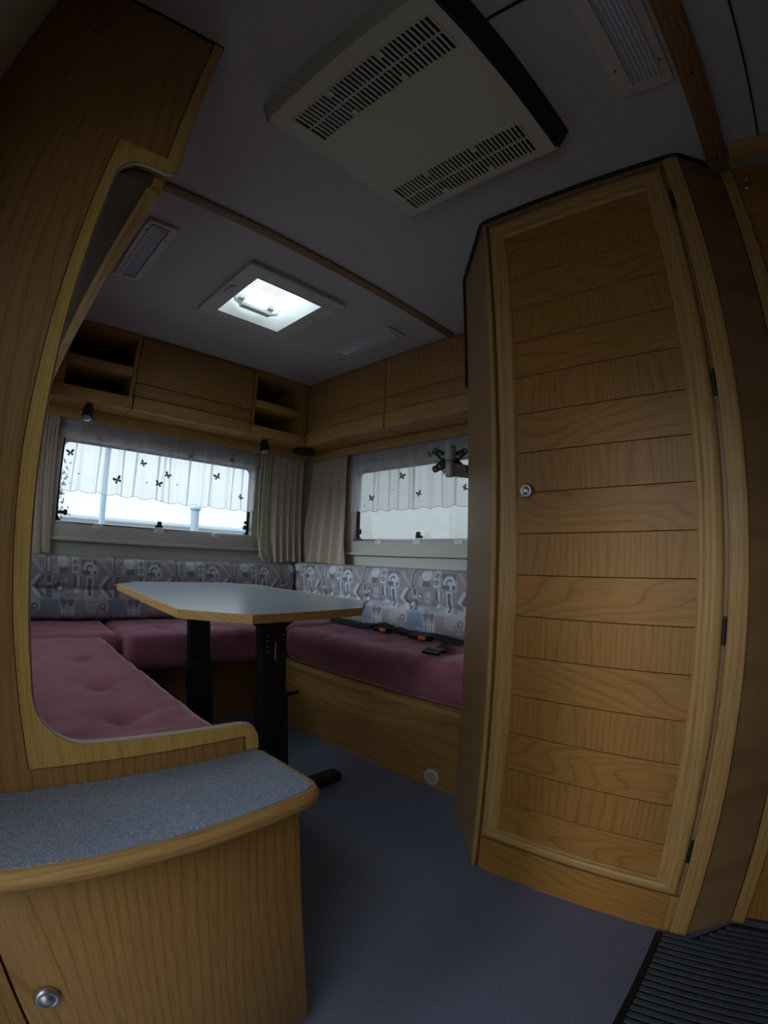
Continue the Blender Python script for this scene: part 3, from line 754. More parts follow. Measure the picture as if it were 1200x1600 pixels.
def drape(label, axis, a0, a1, c, z0, z1, folds, amp, seed, spread=0.0, mat='drape', shift=0.0, lean=0.0, group='beige corner curtains'):
    r = thing('beige_curtain', label, 'curtain', ((a0 + a1) / 2, c, z1) if axis == 'x' else (c, (a0 + a1) / 2, z1), group)
    rng = random.Random(seed); ph = [rng.uniform(0, 6.28) for _ in range(4)]
    nu, nv = 120, 26; bm = bmesh.new(); rows = []
    for j in range(nv + 1):
        k = j / nv; row = []
        for i in range(nu + 1):
            t = i / nu
            w = 2 * math.pi * folds * (t + .05 * math.sin(3 * k + ph[3]) * k)
            o_ = amp * (.22 + .9 * k) * (math.sin(w + ph[0]) + .35 * math.sin(2 * w + ph[1]) + .25 * math.sin(.5 * w + ph[2]))
            o_ += .004 * (1 - k) * math.sin(w * 3) - lean * k
            a = a0 + (a1 - a0) * t + spread * k * (t - .5) + shift * k
            z = z1 + (z0 - z1) * k - (.004 * math.sin(7 * t) if j == nv else 0)
            row.append(bm.verts.new((a, c + o_, z) if axis == 'x' else (c + o_, a, z)))
        rows.append(row)
    for j in range(nv):
        for i in range(nu): bm.faces.new((rows[j][i], rows[j][i + 1], rows[j + 1][i + 1], rows[j + 1][i]))
    finish('cloth', bm, mat, r, 'all')
    # pleat tape at the top
    m = MB()
    if axis == 'x': m.box(a0, a1, c - .004, c + .004, z1 - .004, z1 + .012)
    else: m.box(c - .004, c + .004, a0, a1, z1 - .004, z1 + .012)
    part('heading_tape', m, mat, r, 0)
    return r
drape('beige curtain hanging in the corner on the end wall, narrow dark folds', 'x', 1.560, 1.800, 2.440, .845, 1.500, 5, .013, 2, .0)
drape('beige curtain in the corner on the side wall with wide pale folds', 'y', 2.080, 2.405, 1.866, .848, 1.500, 4.0, .028, 6, .07, shift=-.01, lean=.025)
drape('curtain edge coloured yellowish as if backlit, beside the end window and its white cord', 'x', 1.490, 1.552, 2.442, .87, 1.50, 1, .004, 9, .0, 'drape_backlit')
drape('grey-beige curtain at the far left of the end window', 'x', .145, .262, 2.445, .838, 1.50, 2, .007, 4, -.02, 'drape', .03, 0.0, 'beige curtain at the left')
cdp = thing('pull_string', 'thin white cord hanging between the end window and beige curtain', 'cord', (1.468, 2.425, 1.5))
part('cord', MB().tube([(1.470, 2.424, 1.502), (1.463, 2.423, 1.35), (1.462, 2.422, 1.15), (1.467, 2.421, 1.0), (1.478, 2.42, .92), (1.500, 2.419, .868)], .0022, 8), 'white', cdp)
part('cord_end', MB().cyl((1.500, 2.419, .868), (1.505, 2.419, .850), .004, .003, 10), 'white', cdp)

# ------------------------------------------------------------------ benches
BZ = .343
bl = thing('bench_base', 'wooden base of the left bench behind the partition', 'bench', (.1, 1.5, 0), 'bench bases')
part('front_panel', MB().box(.424, .440, .682, 2.19, .001, BZ - .018), 'wood_y', bl, 0)
part('end_panel', MB().box(XL + .004, .4235, .682, .697, .001, BZ - .018), 'wood_x', bl, 0)
part('bench_board', MB().box(XL + .003, .462, .682, 2.19, BZ - .017, BZ, .003), 'frame_y', bl)
be = thing('bench_base', 'dark wooden base of the bench under the end window', 'bench', (.9, 2.35, 0), 'bench bases')
part('front_panel', MB().box(XL + .004, 1.384, 2.205, 2.222, .001, BZ - .018), 'wood_x', be, 0)
part('bench_board', MB().box(XL + .003, 1.384, 2.192, YF - .003, BZ - .017, BZ, .003), 'frame_x', be)
bs = thing('bench_base', 'wooden base of the right bench with a round air outlet low down', 'bench', (1.65, 1.7, 0), 'bench bases')
part('front_panel', MB().box(1.3865, 1.402, .848, YF - .005, .001, BZ - .0185), 'wood_y', bs, 0)
part('bench_board', MB().prism([(1.3865, YF - .005), (1.3865, 2.19), (1.376, 2.19), (1.376, .905), (1.384, .875), (1.405, .856), (XR - .004, .850), (XR - .004, YF - .005)], 'z', BZ - .018, BZ), 'frame_y', bs, 0)
vt = part('air_outlet', MB().lathe((1.386, 1.012, .047), (-1, 0, 0), [(0, .034), (.004, .034), (.007, .031), (.007, .025), (.002, .024)], 32), 'cream', bs, label='round pale plastic air outlet')
for k in range(5):
    yk = 1.012 + (k - 2) * .009; hh = math.sqrt(max(.022 ** 2 - ((k - 2) * .009) ** 2, 0))
    part('vane', MB().box(1.376, 1.384, yk - .0008, yk + .0008, .047 - hh, .047 + hh), 'cream', vt, 0)

def rounded(name, parent, x0, x1, y0, y1, z0, z1, r, nx, ny, nz, mat, disp=None, color=None, label=None):
    """closed rounded box on a grid; disp(p, n) -> offset vector; color(p) -> rgb"""
    bm = bmesh.new(); vm = {}
    def grid(a, b, n):
        if n < 2: return [a, b]
        inner = np.linspace(a + r, b - r, max(2, n)).tolist()
        return [a, a + r * .3, a + r * .62] + inner + [b - r * .62, b - r * .3, b]
    gx, gy, gz = grid(x0, x1, nx), grid(y0, y1, ny), grid(z0, z1, nz)
    X, Y, Z = len(gx) - 1, len(gy) - 1, len(gz) - 1
    lo = Vector((x0 + r, y0 + r, z0 + r)); hi = Vector((x1 - r, y1 - r, z1 - r))
    def V(i, j, k):
        key = (i, j, k)
        if key in vm: return vm[key]
        p = Vector((gx[i], gy[j], gz[k]))
        q = Vector((min(max(p.x, lo.x), hi.x), min(max(p.y, lo.y), hi.y), min(max(p.z, lo.z), hi.z)))
        d = p - q; n = d.normalized() if d.length > 1e-9 else Vector((0, 0, 1))
        p2 = q + n * r
        if disp: p2 = p2 + disp(p2, n)
        vm[key] = bm.verts.new(p2); return vm[key]
    for i in range(X):
        for j in range(Y):
            bm.faces.new((V(i, j, 0), V(i, j + 1, 0), V(i + 1, j + 1, 0), V(i + 1, j, 0)))
            bm.faces.new((V(i, j, Z), V(i + 1, j, Z), V(i + 1, j + 1, Z), V(i, j + 1, Z)))
    for i in range(X):
        for k in range(Z):
            bm.faces.new((V(i, 0, k), V(i + 1, 0, k), V(i + 1, 0, k + 1), V(i, 0, k + 1)))
            bm.faces.new((V(i, Y, k), V(i, Y, k + 1), V(i + 1, Y, k + 1), V(i + 1, Y, k)))
    for j in range(Y):
        for k in range(Z):
            bm.faces.new((V(0, j, k), V(0, j, k + 1), V(0, j + 1, k + 1), V(0, j + 1, k)))
            bm.faces.new((V(X, j, k), V(X, j + 1, k), V(X, j + 1, k + 1), V(X, j, k + 1)))
    pts = [v.co.copy() for v in bm.verts] if color else None
    o_ = finish(name, bm, mat, parent, 'all')
    if color:
        at = o_.data.color_attributes.new('print', 'FLOAT_COLOR', 'POINT')
        P = np.array([tuple(p) for p in pts]); C_ = color(P)
        at.data.foreach_set('color', np.concatenate([C_, np.ones((len(P), 1))], 1).ravel())
    if label: o_['label'] = label
    return o_

def dimpler(dimples, wr=0.0055, seed=0):
    from mathutils import noise
    def f(p, n):
        d = 0.0
        for (dx, dy, dep) in dimples:
            dep = dep * 1.7
            q = math.hypot(p.x - dx, p.y - dy)
            d -= dep * math.exp(-(q / .035) ** 2) + dep * .55 * math.exp(-(q / .09) ** 2)
            # crease running out of the button
            d -= dep * .42 * math.exp(-((p.y - dy - .25 * (p.x - dx)) / .011) ** 2) * math.exp(-((p.x - dx) / .10) ** 2)
        d += wr * noise.noise(Vector((p.x * 5 + seed, p.y * 13, p.z * 6))) + wr * .8 * noise.noise(Vector((p.x * 12 + seed, p.y * 24, 2)))
        up_ = max(n.z, 0)
        return Vector((0, 0, d * (up_ ** .5 if up_ > 0 else 0))) + Vector((n.x, n.y, 0)) * (wr * noise.noise(Vector((p.x * 7, p.y * 7, p.z * 9 + seed))))
    return f
ZT = .515
GC = 'mauve velour seat cushions'
def seat(label, x0, x1, y0, y1, dimples, seed, nx, ny, r=.042):
    t = thing('seat_cushion', label, 'cushion', ((x0 + x1) / 2, (y0 + y1) / 2, BZ), GC)
    rounded('cover', t, x0, x1, y0, y1, BZ + .0015, ZT, r, nx, ny, 5, 'velvet', dimpler(dimples, seed=seed))
    for (dx, dy, dep) in dimples:
        part('button', MB().lathe((dx, dy, ZT - dep * 2.9), (0, 0, 1), [(0, .007), (.002, .007), (.0035, .004)], 12), 'velvet', t, 'all')
seat('long mauve seat cushion with button dimples seen through the partition cutout', XL + .006, .474, .690, 2.054, [(.284, 1.069, .013), (.296, 1.357, .012), (.308, 1.683, .011), (.324, 1.93, .008), (.06, 1.069, .012), (.06, 1.357, .012), (.06, 1.683, .01)], 1, 34, 80)
seat('mauve seat cushion in the left corner below the dark backrest', XL + .006, .556, 2.068, YF - .004, [], 2, 34, 16, .036)
seat('mauve seat cushion under the end window behind the table', .566, 1.331, 2.02, YF - .004, [(.80, 2.22, .007), (1.10, 2.22, .007)], 3, 30, 20)
seat('mauve seat cushion on the right bench with seat belts on it', 1.392, XR - .004, .860, 2.012, [(1.60, 1.10, .007), (1.585, 1.45, .007), (1.58, 1.78, .007)], 4, 24, 54, .05)
seat('mauve seat cushion in the far right corner below the beige curtains', 1.342, XR - .004, 2.024, YF - .004, [], 5, 24, 20, .04)

# printed upholstery: the repeating motifs of the cloth, evaluated on a dense mesh
def pattern(u, v):
    """u along the cushion in m, v down from its top in m; returns linear rgb"""
    TW = .345
    s = np.mod(u, TW) / TW; t = v / .345
    n = len(u)
    pal = dict(pale=(.36, .37, .42), mauve=(.29, .24, .30), slate=(.13, .14, .21), beige=(.37, .34, .31), light=(.50, .51, .56), blue=(.13, .22, .36), rose=(.31, .22, .25), grey=(.25, .25, .28), teal=(.25, .32, .37))
    C = np.tile(np.array(pal['mauve']), (n, 1))
    def put(mask, c): C[mask] = pal[c] if isinstance(c, str) else c
    def R(a, b, c, d): return (s > a) & (s < b) & (t > c) & (t < d)
    def D(cx, cy, r): return ((s - cx) ** 2 + (t - cy) ** 2) < r * r
    # patchwork ground
    i = np.floor(s * 9).astype(int); j = np.floor(t * 7 + .35 * np.sin(i * 2.1)).astype(int)
    h = (i * 7 + j * 13 + (i * j) % 5) % 6
    for k, c in enumerate(('mauve', 'grey', 'pale', 'beige', 'mauve', 'rose')): put(h == k, c)
    # row 1
    put(R(.0, .06, .0, .25), 'slate'); put(R(.03, .05, .03, .22), 'light')
    put(D(.22, .07, .055) | D(.28, .07, .055) | ((np.abs(s - .25) < (.20 - t) * .8) & (t > .08) & (t < .20)), 'light')
    put(R(.20, .32, .16, .24), 'slate')
    put(R(.385, .48, .02, .24), 'light')
    for yy in (.08, .17): put(D(.432, yy, .036), 'slate'); put(D(.432, yy, .018), 'pale')
    put(R(.53, .74, .04, .25), 'slate')
    rr = np.hypot(s - .64, t - .17)
    put((rr < .10) & (rr > .055) & (t < .2), 'light'); put((rr < .03) | R(.655, .70, .15, .25), 'light')
    put(R(.78, .98, .03, .24), 'rose'); put((np.abs((s - .78) - (t - .03) * .9) < .035) & R(.78, .98, .03, .24), 'beige')
    # row 2
    put(R(.02, .09, .28, .37) | R(.12, .20, .33, .41), 'slate'); put(R(.13, .17, .35, .39), 'light')
    put(R(.24, .36, .28, .42), 'grey'); put(R(.26, .34, .31, .39), 'pale')
    put(R(.60, .70, .28, .58), 'light'); put(R(.625, .675, .30, .56), 'slate')
    z1 = np.abs(np.abs(t - .42) * .75 - (s - .80)); put((z1 < .028) & R(.76, .98, .27, .58), 'light')
    z2 = np.abs(np.abs(t - .42) * .75 - (s - .87)); put((z2 < .026) & R(.78, .99, .27, .58), 'slate')
    put(R(.02, .10, .42, .58), 'slate'); put(R(.40, .56, .43, .55), 'teal'); put(R(.43, .50, .45, .52), 'light')
    put(R(.42, .46, .28, .42) | R(.50, .53, .28, .42), 'slate'); put(R(.46, .50, .28, .42), 'light')
    # row 3
    put(R(-.01, .19, .60, .80), 'blue'); put(R(.93, 1.01, .60, .80), 'blue')
    for cx in (.27, .37):
        put((D(cx, .64, .042) | ((np.abs(s - cx) < (.73 - t) * .55) & (t > .62) & (t < .73))), 'slate')
        put(R(cx - .045, cx + .045, .74, .86), 'light'); put(R(cx - .008, cx + .008, .74, .86), 'slate')
    put(R(.44, .58, .62, .84), 'rose'); put(R(.62, .74, .60, .80), 'beige')
    put(D(.85, .70, .045), 'slate'); put(D(.85, .70, .022), 'pale')
    # row 4
    put(R(0, .18, .84, .98), 'pale'); put(D(.09, .90, .04), 'slate'); put(D(.09, .90, .018), 'light')
    put(R(.22, .30, .88, 1.0) | R(.36, .44, .88, 1.0), 'slate'); put(R(.38, .42, .91, .96), 'light')
    rr = np.hypot(s - .62, t - 1.0); put(rr < .12, 'slate'); put((rr < .08) & (rr > .045), 'light')
    put(R(.78, .95, .84, .97), 'mauve'); put((np.abs((s - .78) - (t - .84)) < .03) & R(.78, .95, .84, .97), 'teal')
    # hairline patch joints
    e = (np.abs(np.mod(s * 9 + .5, 1) - .5) < .035) | (np.abs(np.mod(t * 7, 1) - .5) < .03)
    C[e] *= .85
    g = C.mean(1, keepdims=True)
    C = (C * .66 + g * .34) * 1.08
    return C

def back(label, x0, x1, y0, y1, z0, z1, along, face, buttons, puck=(), group='patterned backrest cushions', u0=0.0, nu=300, bulge=.012):
    t = thing('backrest_cushion', label, 'backrest', ((x0 + x1) / 2, (y0 + y1) / 2, z0), group)
    zc = .672
    al = buttons + list(puck)
    def disp(p, n):
        a = p.x if along == 'x' else p.y
        f = max(-(n.y if along == 'x' else n.x), 0)
        k = (p.z - z0) / (z1 - z0); d = 0
        if al:
            d += bulge * (math.sin(math.pi * min(max((p.z - zc) / (z1 - zc), 0), 1)) if p.z > zc else math.sin(math.pi * min(max((zc - p.z) / (zc - z0), 0), 1)) * 1.1)
            for b in al: d -= .018 * math.exp(-(((a - b) / .030) ** 2 + ((p.z - zc) / .022) ** 2))
            d -= .006 * math.exp(-((p.z - zc) / .012) ** 2)
        return Vector((0, -d * f, 0)) if along == 'x' else Vector((-d * f, 0, 0))
    def col(P):
        u = P[:, 0] if along == 'x' else P[:, 1]
        return pattern(u + u0 if along == 'x' else u0 - u, z1 - P[:, 2] + .0)
    if along == 'x': rounded('cover', t, x0, x1, y0, y1, z0, z1, .03, nu, 2, 95, 'print', disp, col)
    else: rounded('cover', t, x0, x1, y0, y1, z0, z1, .03, 2, nu, 95, 'print', disp, col)
    for b in buttons:
        if along == 'y': part('button', MB().lathe((x0 + .020, b, zc), (-1, 0, 0), [(0, .013), (.006, .013), (.011, .010), (.014, .004)], 16), 'button', t, 'all')
        else: part('button', MB().lathe((b, y0 + .020, zc), (0, -1, 0), [(0, .013), (.006, .013), (.011, .010), (.014, .004)], 16), 'button', t, 'all')
    return t
back('long dark-looking patterned backrest under the end window', XL + .006, 1.752, 2.415, YF - .004, ZT + .007, .834, 'x', -1, [.335], [], u0=.09 , nu=460)
back('blue-grey patterned backrest with buttons along the side wall beside the wardrobe', 1.765, XR - .004, .86, YF - .004, ZT + .007, .846, 'y', -1, [2.23, 2.074, 1.93, 1.776, 1.462, 1.305, 1.15, 1.0], [1.62], u0=2.49, nu=430)

# ------------------------------------------------------------------ seat belts lying on the right bench
zt = ZT + .009
b1 = thing('seat_belt_buckle', 'black seat belt with orange buckle button lying nearer the table', 'seat belt', (1.70, 1.6, ZT), 'seat belts on the right bench')
part('strap', MB().ribbon([(1.730, 2.02, zt + .012), (1.726, 1.93, zt + .008), (1.713, 1.84, zt + .010), (1.716, 1.76, zt + .006), (1.720, 1.70, zt + .012), (1.713, 1.64, zt + .020)], (.7, .1, .7), .040, .002), 'webbing', b1, 0)
part('strap_loop', MB().ribbon([(1.728, 1.70, zt + .010), (1.718, 1.66, zt + .030), (1.713, 1.61, zt + .040), (1.720, 1.56, zt + .030), (1.726, 1.52, zt + .012), (1.723, 1.47, zt + .006), (1.718, 1.41, zt + .006)], (1, .15, .15), .042, .002), 'webbing', b1, 0)
bk = part('buckle', MB().box(1.678, 1.722, 1.545, 1.635, zt, zt + .026, .006), 'black', b1)
part('release_button', MB().box(1.674, 1.690, 1.552, 1.590, zt + .004, zt + .022, .003), 'orange', bk, label='orange release button')
b2 = thing('seat_belt_buckle', 'black seat belt with orange buckle button nearer the wardrobe', 'seat belt', (1.66, 1.3, ZT), 'seat belts on the right bench')
part('strap', MB().ribbon([(1.730, 1.52, zt + .030), (1.713, 1.46, zt + .020), (1.715, 1.41, zt + .016), (1.69, 1.365, zt + .014)], (1, .4, .1), .042, .002), 'webbing', b2, 0)
part('strap_end', MB().ribbon([(1.723, 1.44, zt + .016), (1.726, 1.36, zt + .012), (1.723, 1.28, zt + .018), (1.718, 1.20, zt + .012), (1.713, 1.12, zt + .006)], (.9, 0, .4), .042, .002), 'webbing', b2, 0)
bk = part('buckle', MB().box(1.655, 1.70, 1.275, 1.385, zt, zt + .026, .006), 'black', b2)
part('release_button', MB().box(1.650, 1.666, 1.283, 1.325, zt + .004, zt + .022, .003), 'orange', bk, label='orange release button')
b3 = thing('seat_belt_clip', 'black belt adjuster clip on a strap at the cushion edge', 'seat belt', (1.50, 1.1, ZT), 'seat belts on the right bench')
part('strap', MB().ribbon([(1.685, 1.178, zt + .006), (1.65, 1.165, zt + .006), (1.57, 1.13, zt + .005), (1.50, 1.105, zt + .012)], (.2, 1, 0), .045, .002), 'webbing', b3, 0)
part('clip_body', MB().box(1.478, 1.520, 1.065, 1.150, zt, zt + .016, .005).box(1.44, 1.468, 1.06, 1.135, zt, zt + .013, .005).box(1.462, 1.484, 1.075, 1.09, zt + .002, zt + .010, .002), 'black', b3)

# ------------------------------------------------------------------ table
tb = thing('folding_table', 'grey-topped wooden-edged table on two black pedestal legs', 'table', (.845, 1.6, 0))
TX0, TX1, TY0, TY1, TZ = .482, 1.205, 1.052, 2.145, .74
c1, c2 = .15, .155
outl = [(TX0, TY0 + c2), (TX0 + c1, TY0 + .004), (TX1 - c1 - .03, TY0), (TX1 - .01, TY0 + c2), (TX1, TY1 - c2), (TX1 - c1, TY1), (TX0 + c1 + .02, TY1), (TX0 + .03, TY1 - c2)]
cx_, cy_ = .845, 1.6
part('tabletop', MB().prism([(cx_ + (x - cx_) * .992, cy_ + (y - cy_) * .995) for x, y in outl], 'z', TZ - .022, TZ), 'table_top', tb, 0)
m = MB(); n = len(outl)
for i in range(n):
    a, b = Vector(outl[i] + (0,)), Vector(outl[(i + 1) % n] + (0,))
    ci = Vector((cx_, cy_, 0))
    ai, bi = ci + (a - ci) * .993, ci + (b - ci) * .993
    z0, z1 = TZ - .0235, TZ + .0012
    m.hull([(ai.x, ai.y, z0), (bi.x, bi.y, z0), (b.x, b.y, z0), (a.x, a.y, z0)], [(ai.x, ai.y, z1), (bi.x, bi.y, z1), (b.x, b.y, z1), (a.x, a.y, z1)])
part('edge_band', m, 'frame_y', tb, 0, label='golden wooden edging')
for y, lab in ((1.30, 1), (1.89, 0)):
    lg = part('leg', MB().box(.816, .914, y, y + .045, .045, TZ - .03, .004), 'blackm', tb)
    part('sleeve', MB().box(.811, .919, y - .004, y + .049, .045, .42, .003), 'blackm', lg)
    part('foot', MB().box(.55, 1.175, y - .008, y + .052, .002, .042, .012), 'blackm', lg)
    part('bracket', MB().prism([(.70, TZ - .024), (1.03, TZ - .024), (.914, TZ - .085), (.816, TZ - .085)], 'y', y + .002, y + .043), 'blackm', lg, 0)
    if lab:
        part('slot', MB().box(.861, .869, y - .0062, y - .0035, .545, .61, .001), 'greymetal', lg, label='grey height slot')
        for k in range(4): part('rivet', MB().lathe((.836, y, .575 + k * .018), (0, -1, 0), [(0, .0035), (.002, .003)], 10), 'chrome', lg)
        for k in range(2): part('rivet', MB().lathe((.900, y, .612 + k * .015), (0, -1, 0), [(0, .003), (.002, .0025)], 10), 'chrome', lg)
        part('lock_knob', MB().lathe((.873, y - .001, .532), (0, -1, 0), [(0, .008), (.010, .008), (.012, .013), (.020, .014), (.023, .009)], 20), 'blackm', lg, label='round locking knob')
        part('lever', MB().box(.915, .975, y + .004, y + .02, .405, .42, .004), 'blackm', lg)
part('cross_rail', MB().box(.845, .885, 1.352, 1.883, TZ - .055, TZ - .026, .003), 'blackm', tb)

# ------------------------------------------------------------------ partition with cutout
PY0, PY1 = .661, .678
pt = thing('partition_panel', 'tall wooden partition with a rounded yellow-edged cutout at the left', 'partition', (.1, PY0, 0))
# outline (x, z): tall left upright, short top lobe, long low foot
foot_r = arc(.372, .588, .032, 0, 90, 6)            # rounded end of the low part
inner_bl = arc(.128, .708, .080, 270, 180, 8)       # inner bottom left corner
inner_tl = arc(.103, 1.480, .048, 180, 90, 7)
top_end = arc(.138, 1.543, .016, 270, 360, 4)
poly = [(XL + .002, .001), (.404, .001), (.404, .588)] + foot_r[1:] + [(.30, .622)] + inner_bl + [(.048, .90), (.049, 1.2)] + inner_tl + [(.125, 1.527)] + top_end + [(.153, H - .002), (XL + .002, H - .002)]
def strip_tri(m, outline_pts, y0, y1): m.prism(outline_pts, 'y', y0, y1)
m = MB(); m.prism(poly, 'y', PY0, PY1)
part('panel', m, 'wood_z', pt, 0)
def band(name, path, w, side=1, y0=PY0 - .004, y1=PY0 - .0005, mat='yellow_trim', kind=None, extra=0.0):
    """flat edging following a path (x, z) with width w to its left"""
    m = MB(); pts = [Vector((p[0], p[1])) for p in path]; L = []; R_ = []
    for k, p in enumerate(pts):
        d0 = (p - pts[k - 1]).normalized() if k else None
        d1 = (pts[k + 1] - p).normalized() if k < len(pts) - 1 else None
        if d0 is None: d = d1; s_ = 1
        elif d1 is None: d = d0; s_ = 1
        else:
            d = (d0 + d1).normalized(); s_ = 1 / max(.5, d.dot(d1))
        nrm = Vector((-d.y, d.x)) * side
        L.append(p); R_.append(p + nrm * w * s_)
    for k in range(len(pts) - 1):
        q = [L[k], L[k + 1], R_[k + 1], R_[k]]
        m.hull([(a.x, y0, a.y) for a in q], [(a.x, y1, a.y) for a in q])
    bmesh.ops.remove_doubles(m.bm, verts=m.bm.verts, dist=1e-6)
    return part(name, m, mat, pt, 0)
W_ = .024
# upper band: up the right edge of the lobe, round its tip, along the arch, down the left upright
up_path = [(.153, H - .002)] + list(reversed(top_end)) + [(.125, 1.527)] + list(reversed(inner_tl)) + [(.049, 1.2), (.048, .90)] + list(reversed(inner_bl)) + [(.30, .622)] + list(reversed(foot_r)) + [(.404, .572)]
def outer_poly():
    return [(.404, .572), (.404, .588)] + foot_r[1:] + [(.30, .622)] + inner_bl + [(.048, .90), (.049, 1.2)] + inner_tl + [(.125, 1.527)] + top_end + [(.153, H - .002),
            (.133, H - .002), (.130, 1.556), (.039, 1.556), (.026, 1.02), (.028, .80), (.034, .602), (.379, .599), (.379, .572)]
pl_ = outer_poly()
m = MB(); m.prism(pl_, 'y', PY0 - .0035, PY0 - .0003)
part('edging', m, 'yellow_trim', pt, 0, label='smooth yellow beech edging around the cutout')
groove = [(.133, H - .002), (.130, 1.556), (.039, 1.556), (.026, 1.02), (.028, .80), (.034, .602), (.379, .599), (.379, .572)]
m = MB()
for a, b in zip(groove[:-1], groove[1:]):
    m.tube([(a[0], PY0 - .0012, a[1]), (b[0], PY0 - .0012, b[1])], .0016, 6)
part('groove', m, 'dark_gap', pt, 0)
rim = [(.404, .572), (.404, .588)] + foot_r[1:] + [(.30, .622)] + inner_bl + [(.048, .90), (.049, 1.2)] + inner_tl + [(.125, 1.527)] + top_end + [(.153, 1.75), (.153, H - .003)]
part('edge_bead', MB().tube([(p[0], PY0 + .004, p[1]) for p in rim], .0035, 8), 'beige', pt, 'all', label='pale rounded edge bead')
part('batten', MB().box(-.112, -.084, PY0 - .010, PY0 - .0005, 1.80, H - .002, .003), 'beam', pt)
part('seal_strip', MB().tube([(XL + .004, PY0 - .001, H - .003), (.155, PY0 - .001, H - .003), (.157, PY0 + .018, H - .003)], .004, 6), 'rubber', pt)

# ------------------------------------------------------------------ low cabinet in front of the partition
lc = thing('low_cabinet', 'low wooden cabinet with metal knobs at the lower left', 'cabinet', (.1, .6, 0))
part('carcass', MB().box(XL + .004, .376, .527, .6595, .03, .5455), 'wood_z', lc, 0)
part('plinth', MB().box(XL + .004, .355, .545, .6595, .001, .030), 'dark_gap', lc, 0)
d1_ = part('door', MB().box(-.056, .379, .510, .5265, .033, .526, .0015), 'wood_z', lc)
def knob(parent, p, n, r=.014):
    k = part('knob', MB().lathe(p, n, [(0, r * .95), (.002, r), (.006, r * .98), (.009, r * .85), (.010, r * .70), (.0085, r * .66), (.009, r * .55), (.012, r * .45), (.013, r * .15)], 28), 'chrome', parent, 'all', label='round satin metal push knob')
knob(d1_, (-.022, .510, .350), (0, -1, 0), .0175)
d2_ = part('door', MB().box(XL + .005, -.059, .510, .5265, .033, .526, .0015), 'wood_z', lc)
cw = thing('counter_top', 'blue-grey speckled worktop with rounded wooden edge on the low cabinet', 'worktop', (.1, .57, .54))
ctop = [(XL + .003, .6590), (.400, .6590), (.404, .640), (.401, .515), (.396, .503), (.385, .495), (.30, .4865), (.20, .4825), (.08, .4835), (-.026, .488), (XL + .003, .498)]
part('laminate', MB().prism(ctop, 'z', .547, .570), 'laminate', cw, 0)
nose = [(.4035, .655), (.4045, .60), (.4035, .52), (.398, .506), (.387, .4955), (.36, .4915), (.30, .4865), (.20, .4825), (.08, .4835), (-.026, .488), (XL + .006, .498)]
part('nosing', MB().tube([(p[0], p[1] - .001, .5560) for p in nose], .0130, 14), 'frame_x', cw, 'all', label='rounded golden wooden front edge')

# ------------------------------------------------------------------ wardrobe
XW = 1.06
wr = thing('wardrobe', 'tall wardrobe of golden wood with a knobbed door of flat boards', 'wardrobe', (1.4, .35, 0))
bd = 1.074      # body plane
Pa, Pb, Pc, Pd = (bd - .006, .610), (1.302, .845), (1.160, -.112), (bd - .006, -.012)
part('body', MB().prism([(bd, .604), (1.300, .838), (XR - .004, .838), (XR - .004, -.105), (1.166, -.105), (bd, -.006)], 'z', .001, H - .002), 'chest', wr, 0)
# bevelled side panels
m = MB(); m.hull([(Pa[0], Pa[1], .001), (Pb[0], Pb[1], .001), (Pb[0] + .006, Pb[1] - .008, .001), (Pa[0] + .006, Pa[1] - .008, .001)], [(Pa[0], Pa[1], H - .003), (Pb[0], Pb[1], H - .003), (Pb[0] + .006, Pb[1] - .008, H - .003), (Pa[0] + .006, Pa[1] - .008, H - .003)])
part('side_panel', m, 'chest', wr, 0, label='dark narrow panel beside the bench')
m = MB(); m.hull([(Pd[0], Pd[1], .001), (Pc[0], Pc[1], .001), (Pc[0] + .006, Pc[1] + .006, .001), (Pd[0] + .006, Pd[1] + .006, .001)], [(Pd[0], Pd[1], H - .003), (Pc[0], Pc[1], H - .003), (Pc[0] + .006, Pc[1] + .006, H - .003), (Pd[0] + .006, Pd[1] + .006, H - .003)])
part('side_panel', m, 'chest', wr, 0, label='dark narrow panel beside the entrance mat')
part('corner_strip', MB().box(XW - .001, bd + .004, .5985, .6135, .001, H - .004, .004), 'frame_z', wr)
part('corner_strip', MB().box(XW - .003, bd + .004, -.014, .031, .001, H - .004, .006), 'frame_z', wr)
part('head_rail', MB().box(XW + .006, bd - .0005, .021, .598, 1.928, H - .004), 'chest', wr, 0)
part('base_rail', MB().box(XW + .004, bd - .0005, .052, .590, .001, .112), 'plank_h', wr, 0)
part('base_stile', MB().box(XW + .003, bd - .0005, .021, .0515, .001, .112), 'wood_z', wr, 0)
dr = part('door', MB().box(XW + .010, bd - .0005, .046, .590, .118, 1.922), 'dark_gap', wr, 0)
Y0, Y1, Z0, Z1 = .040, .593, .115, 1.925
fw = .056
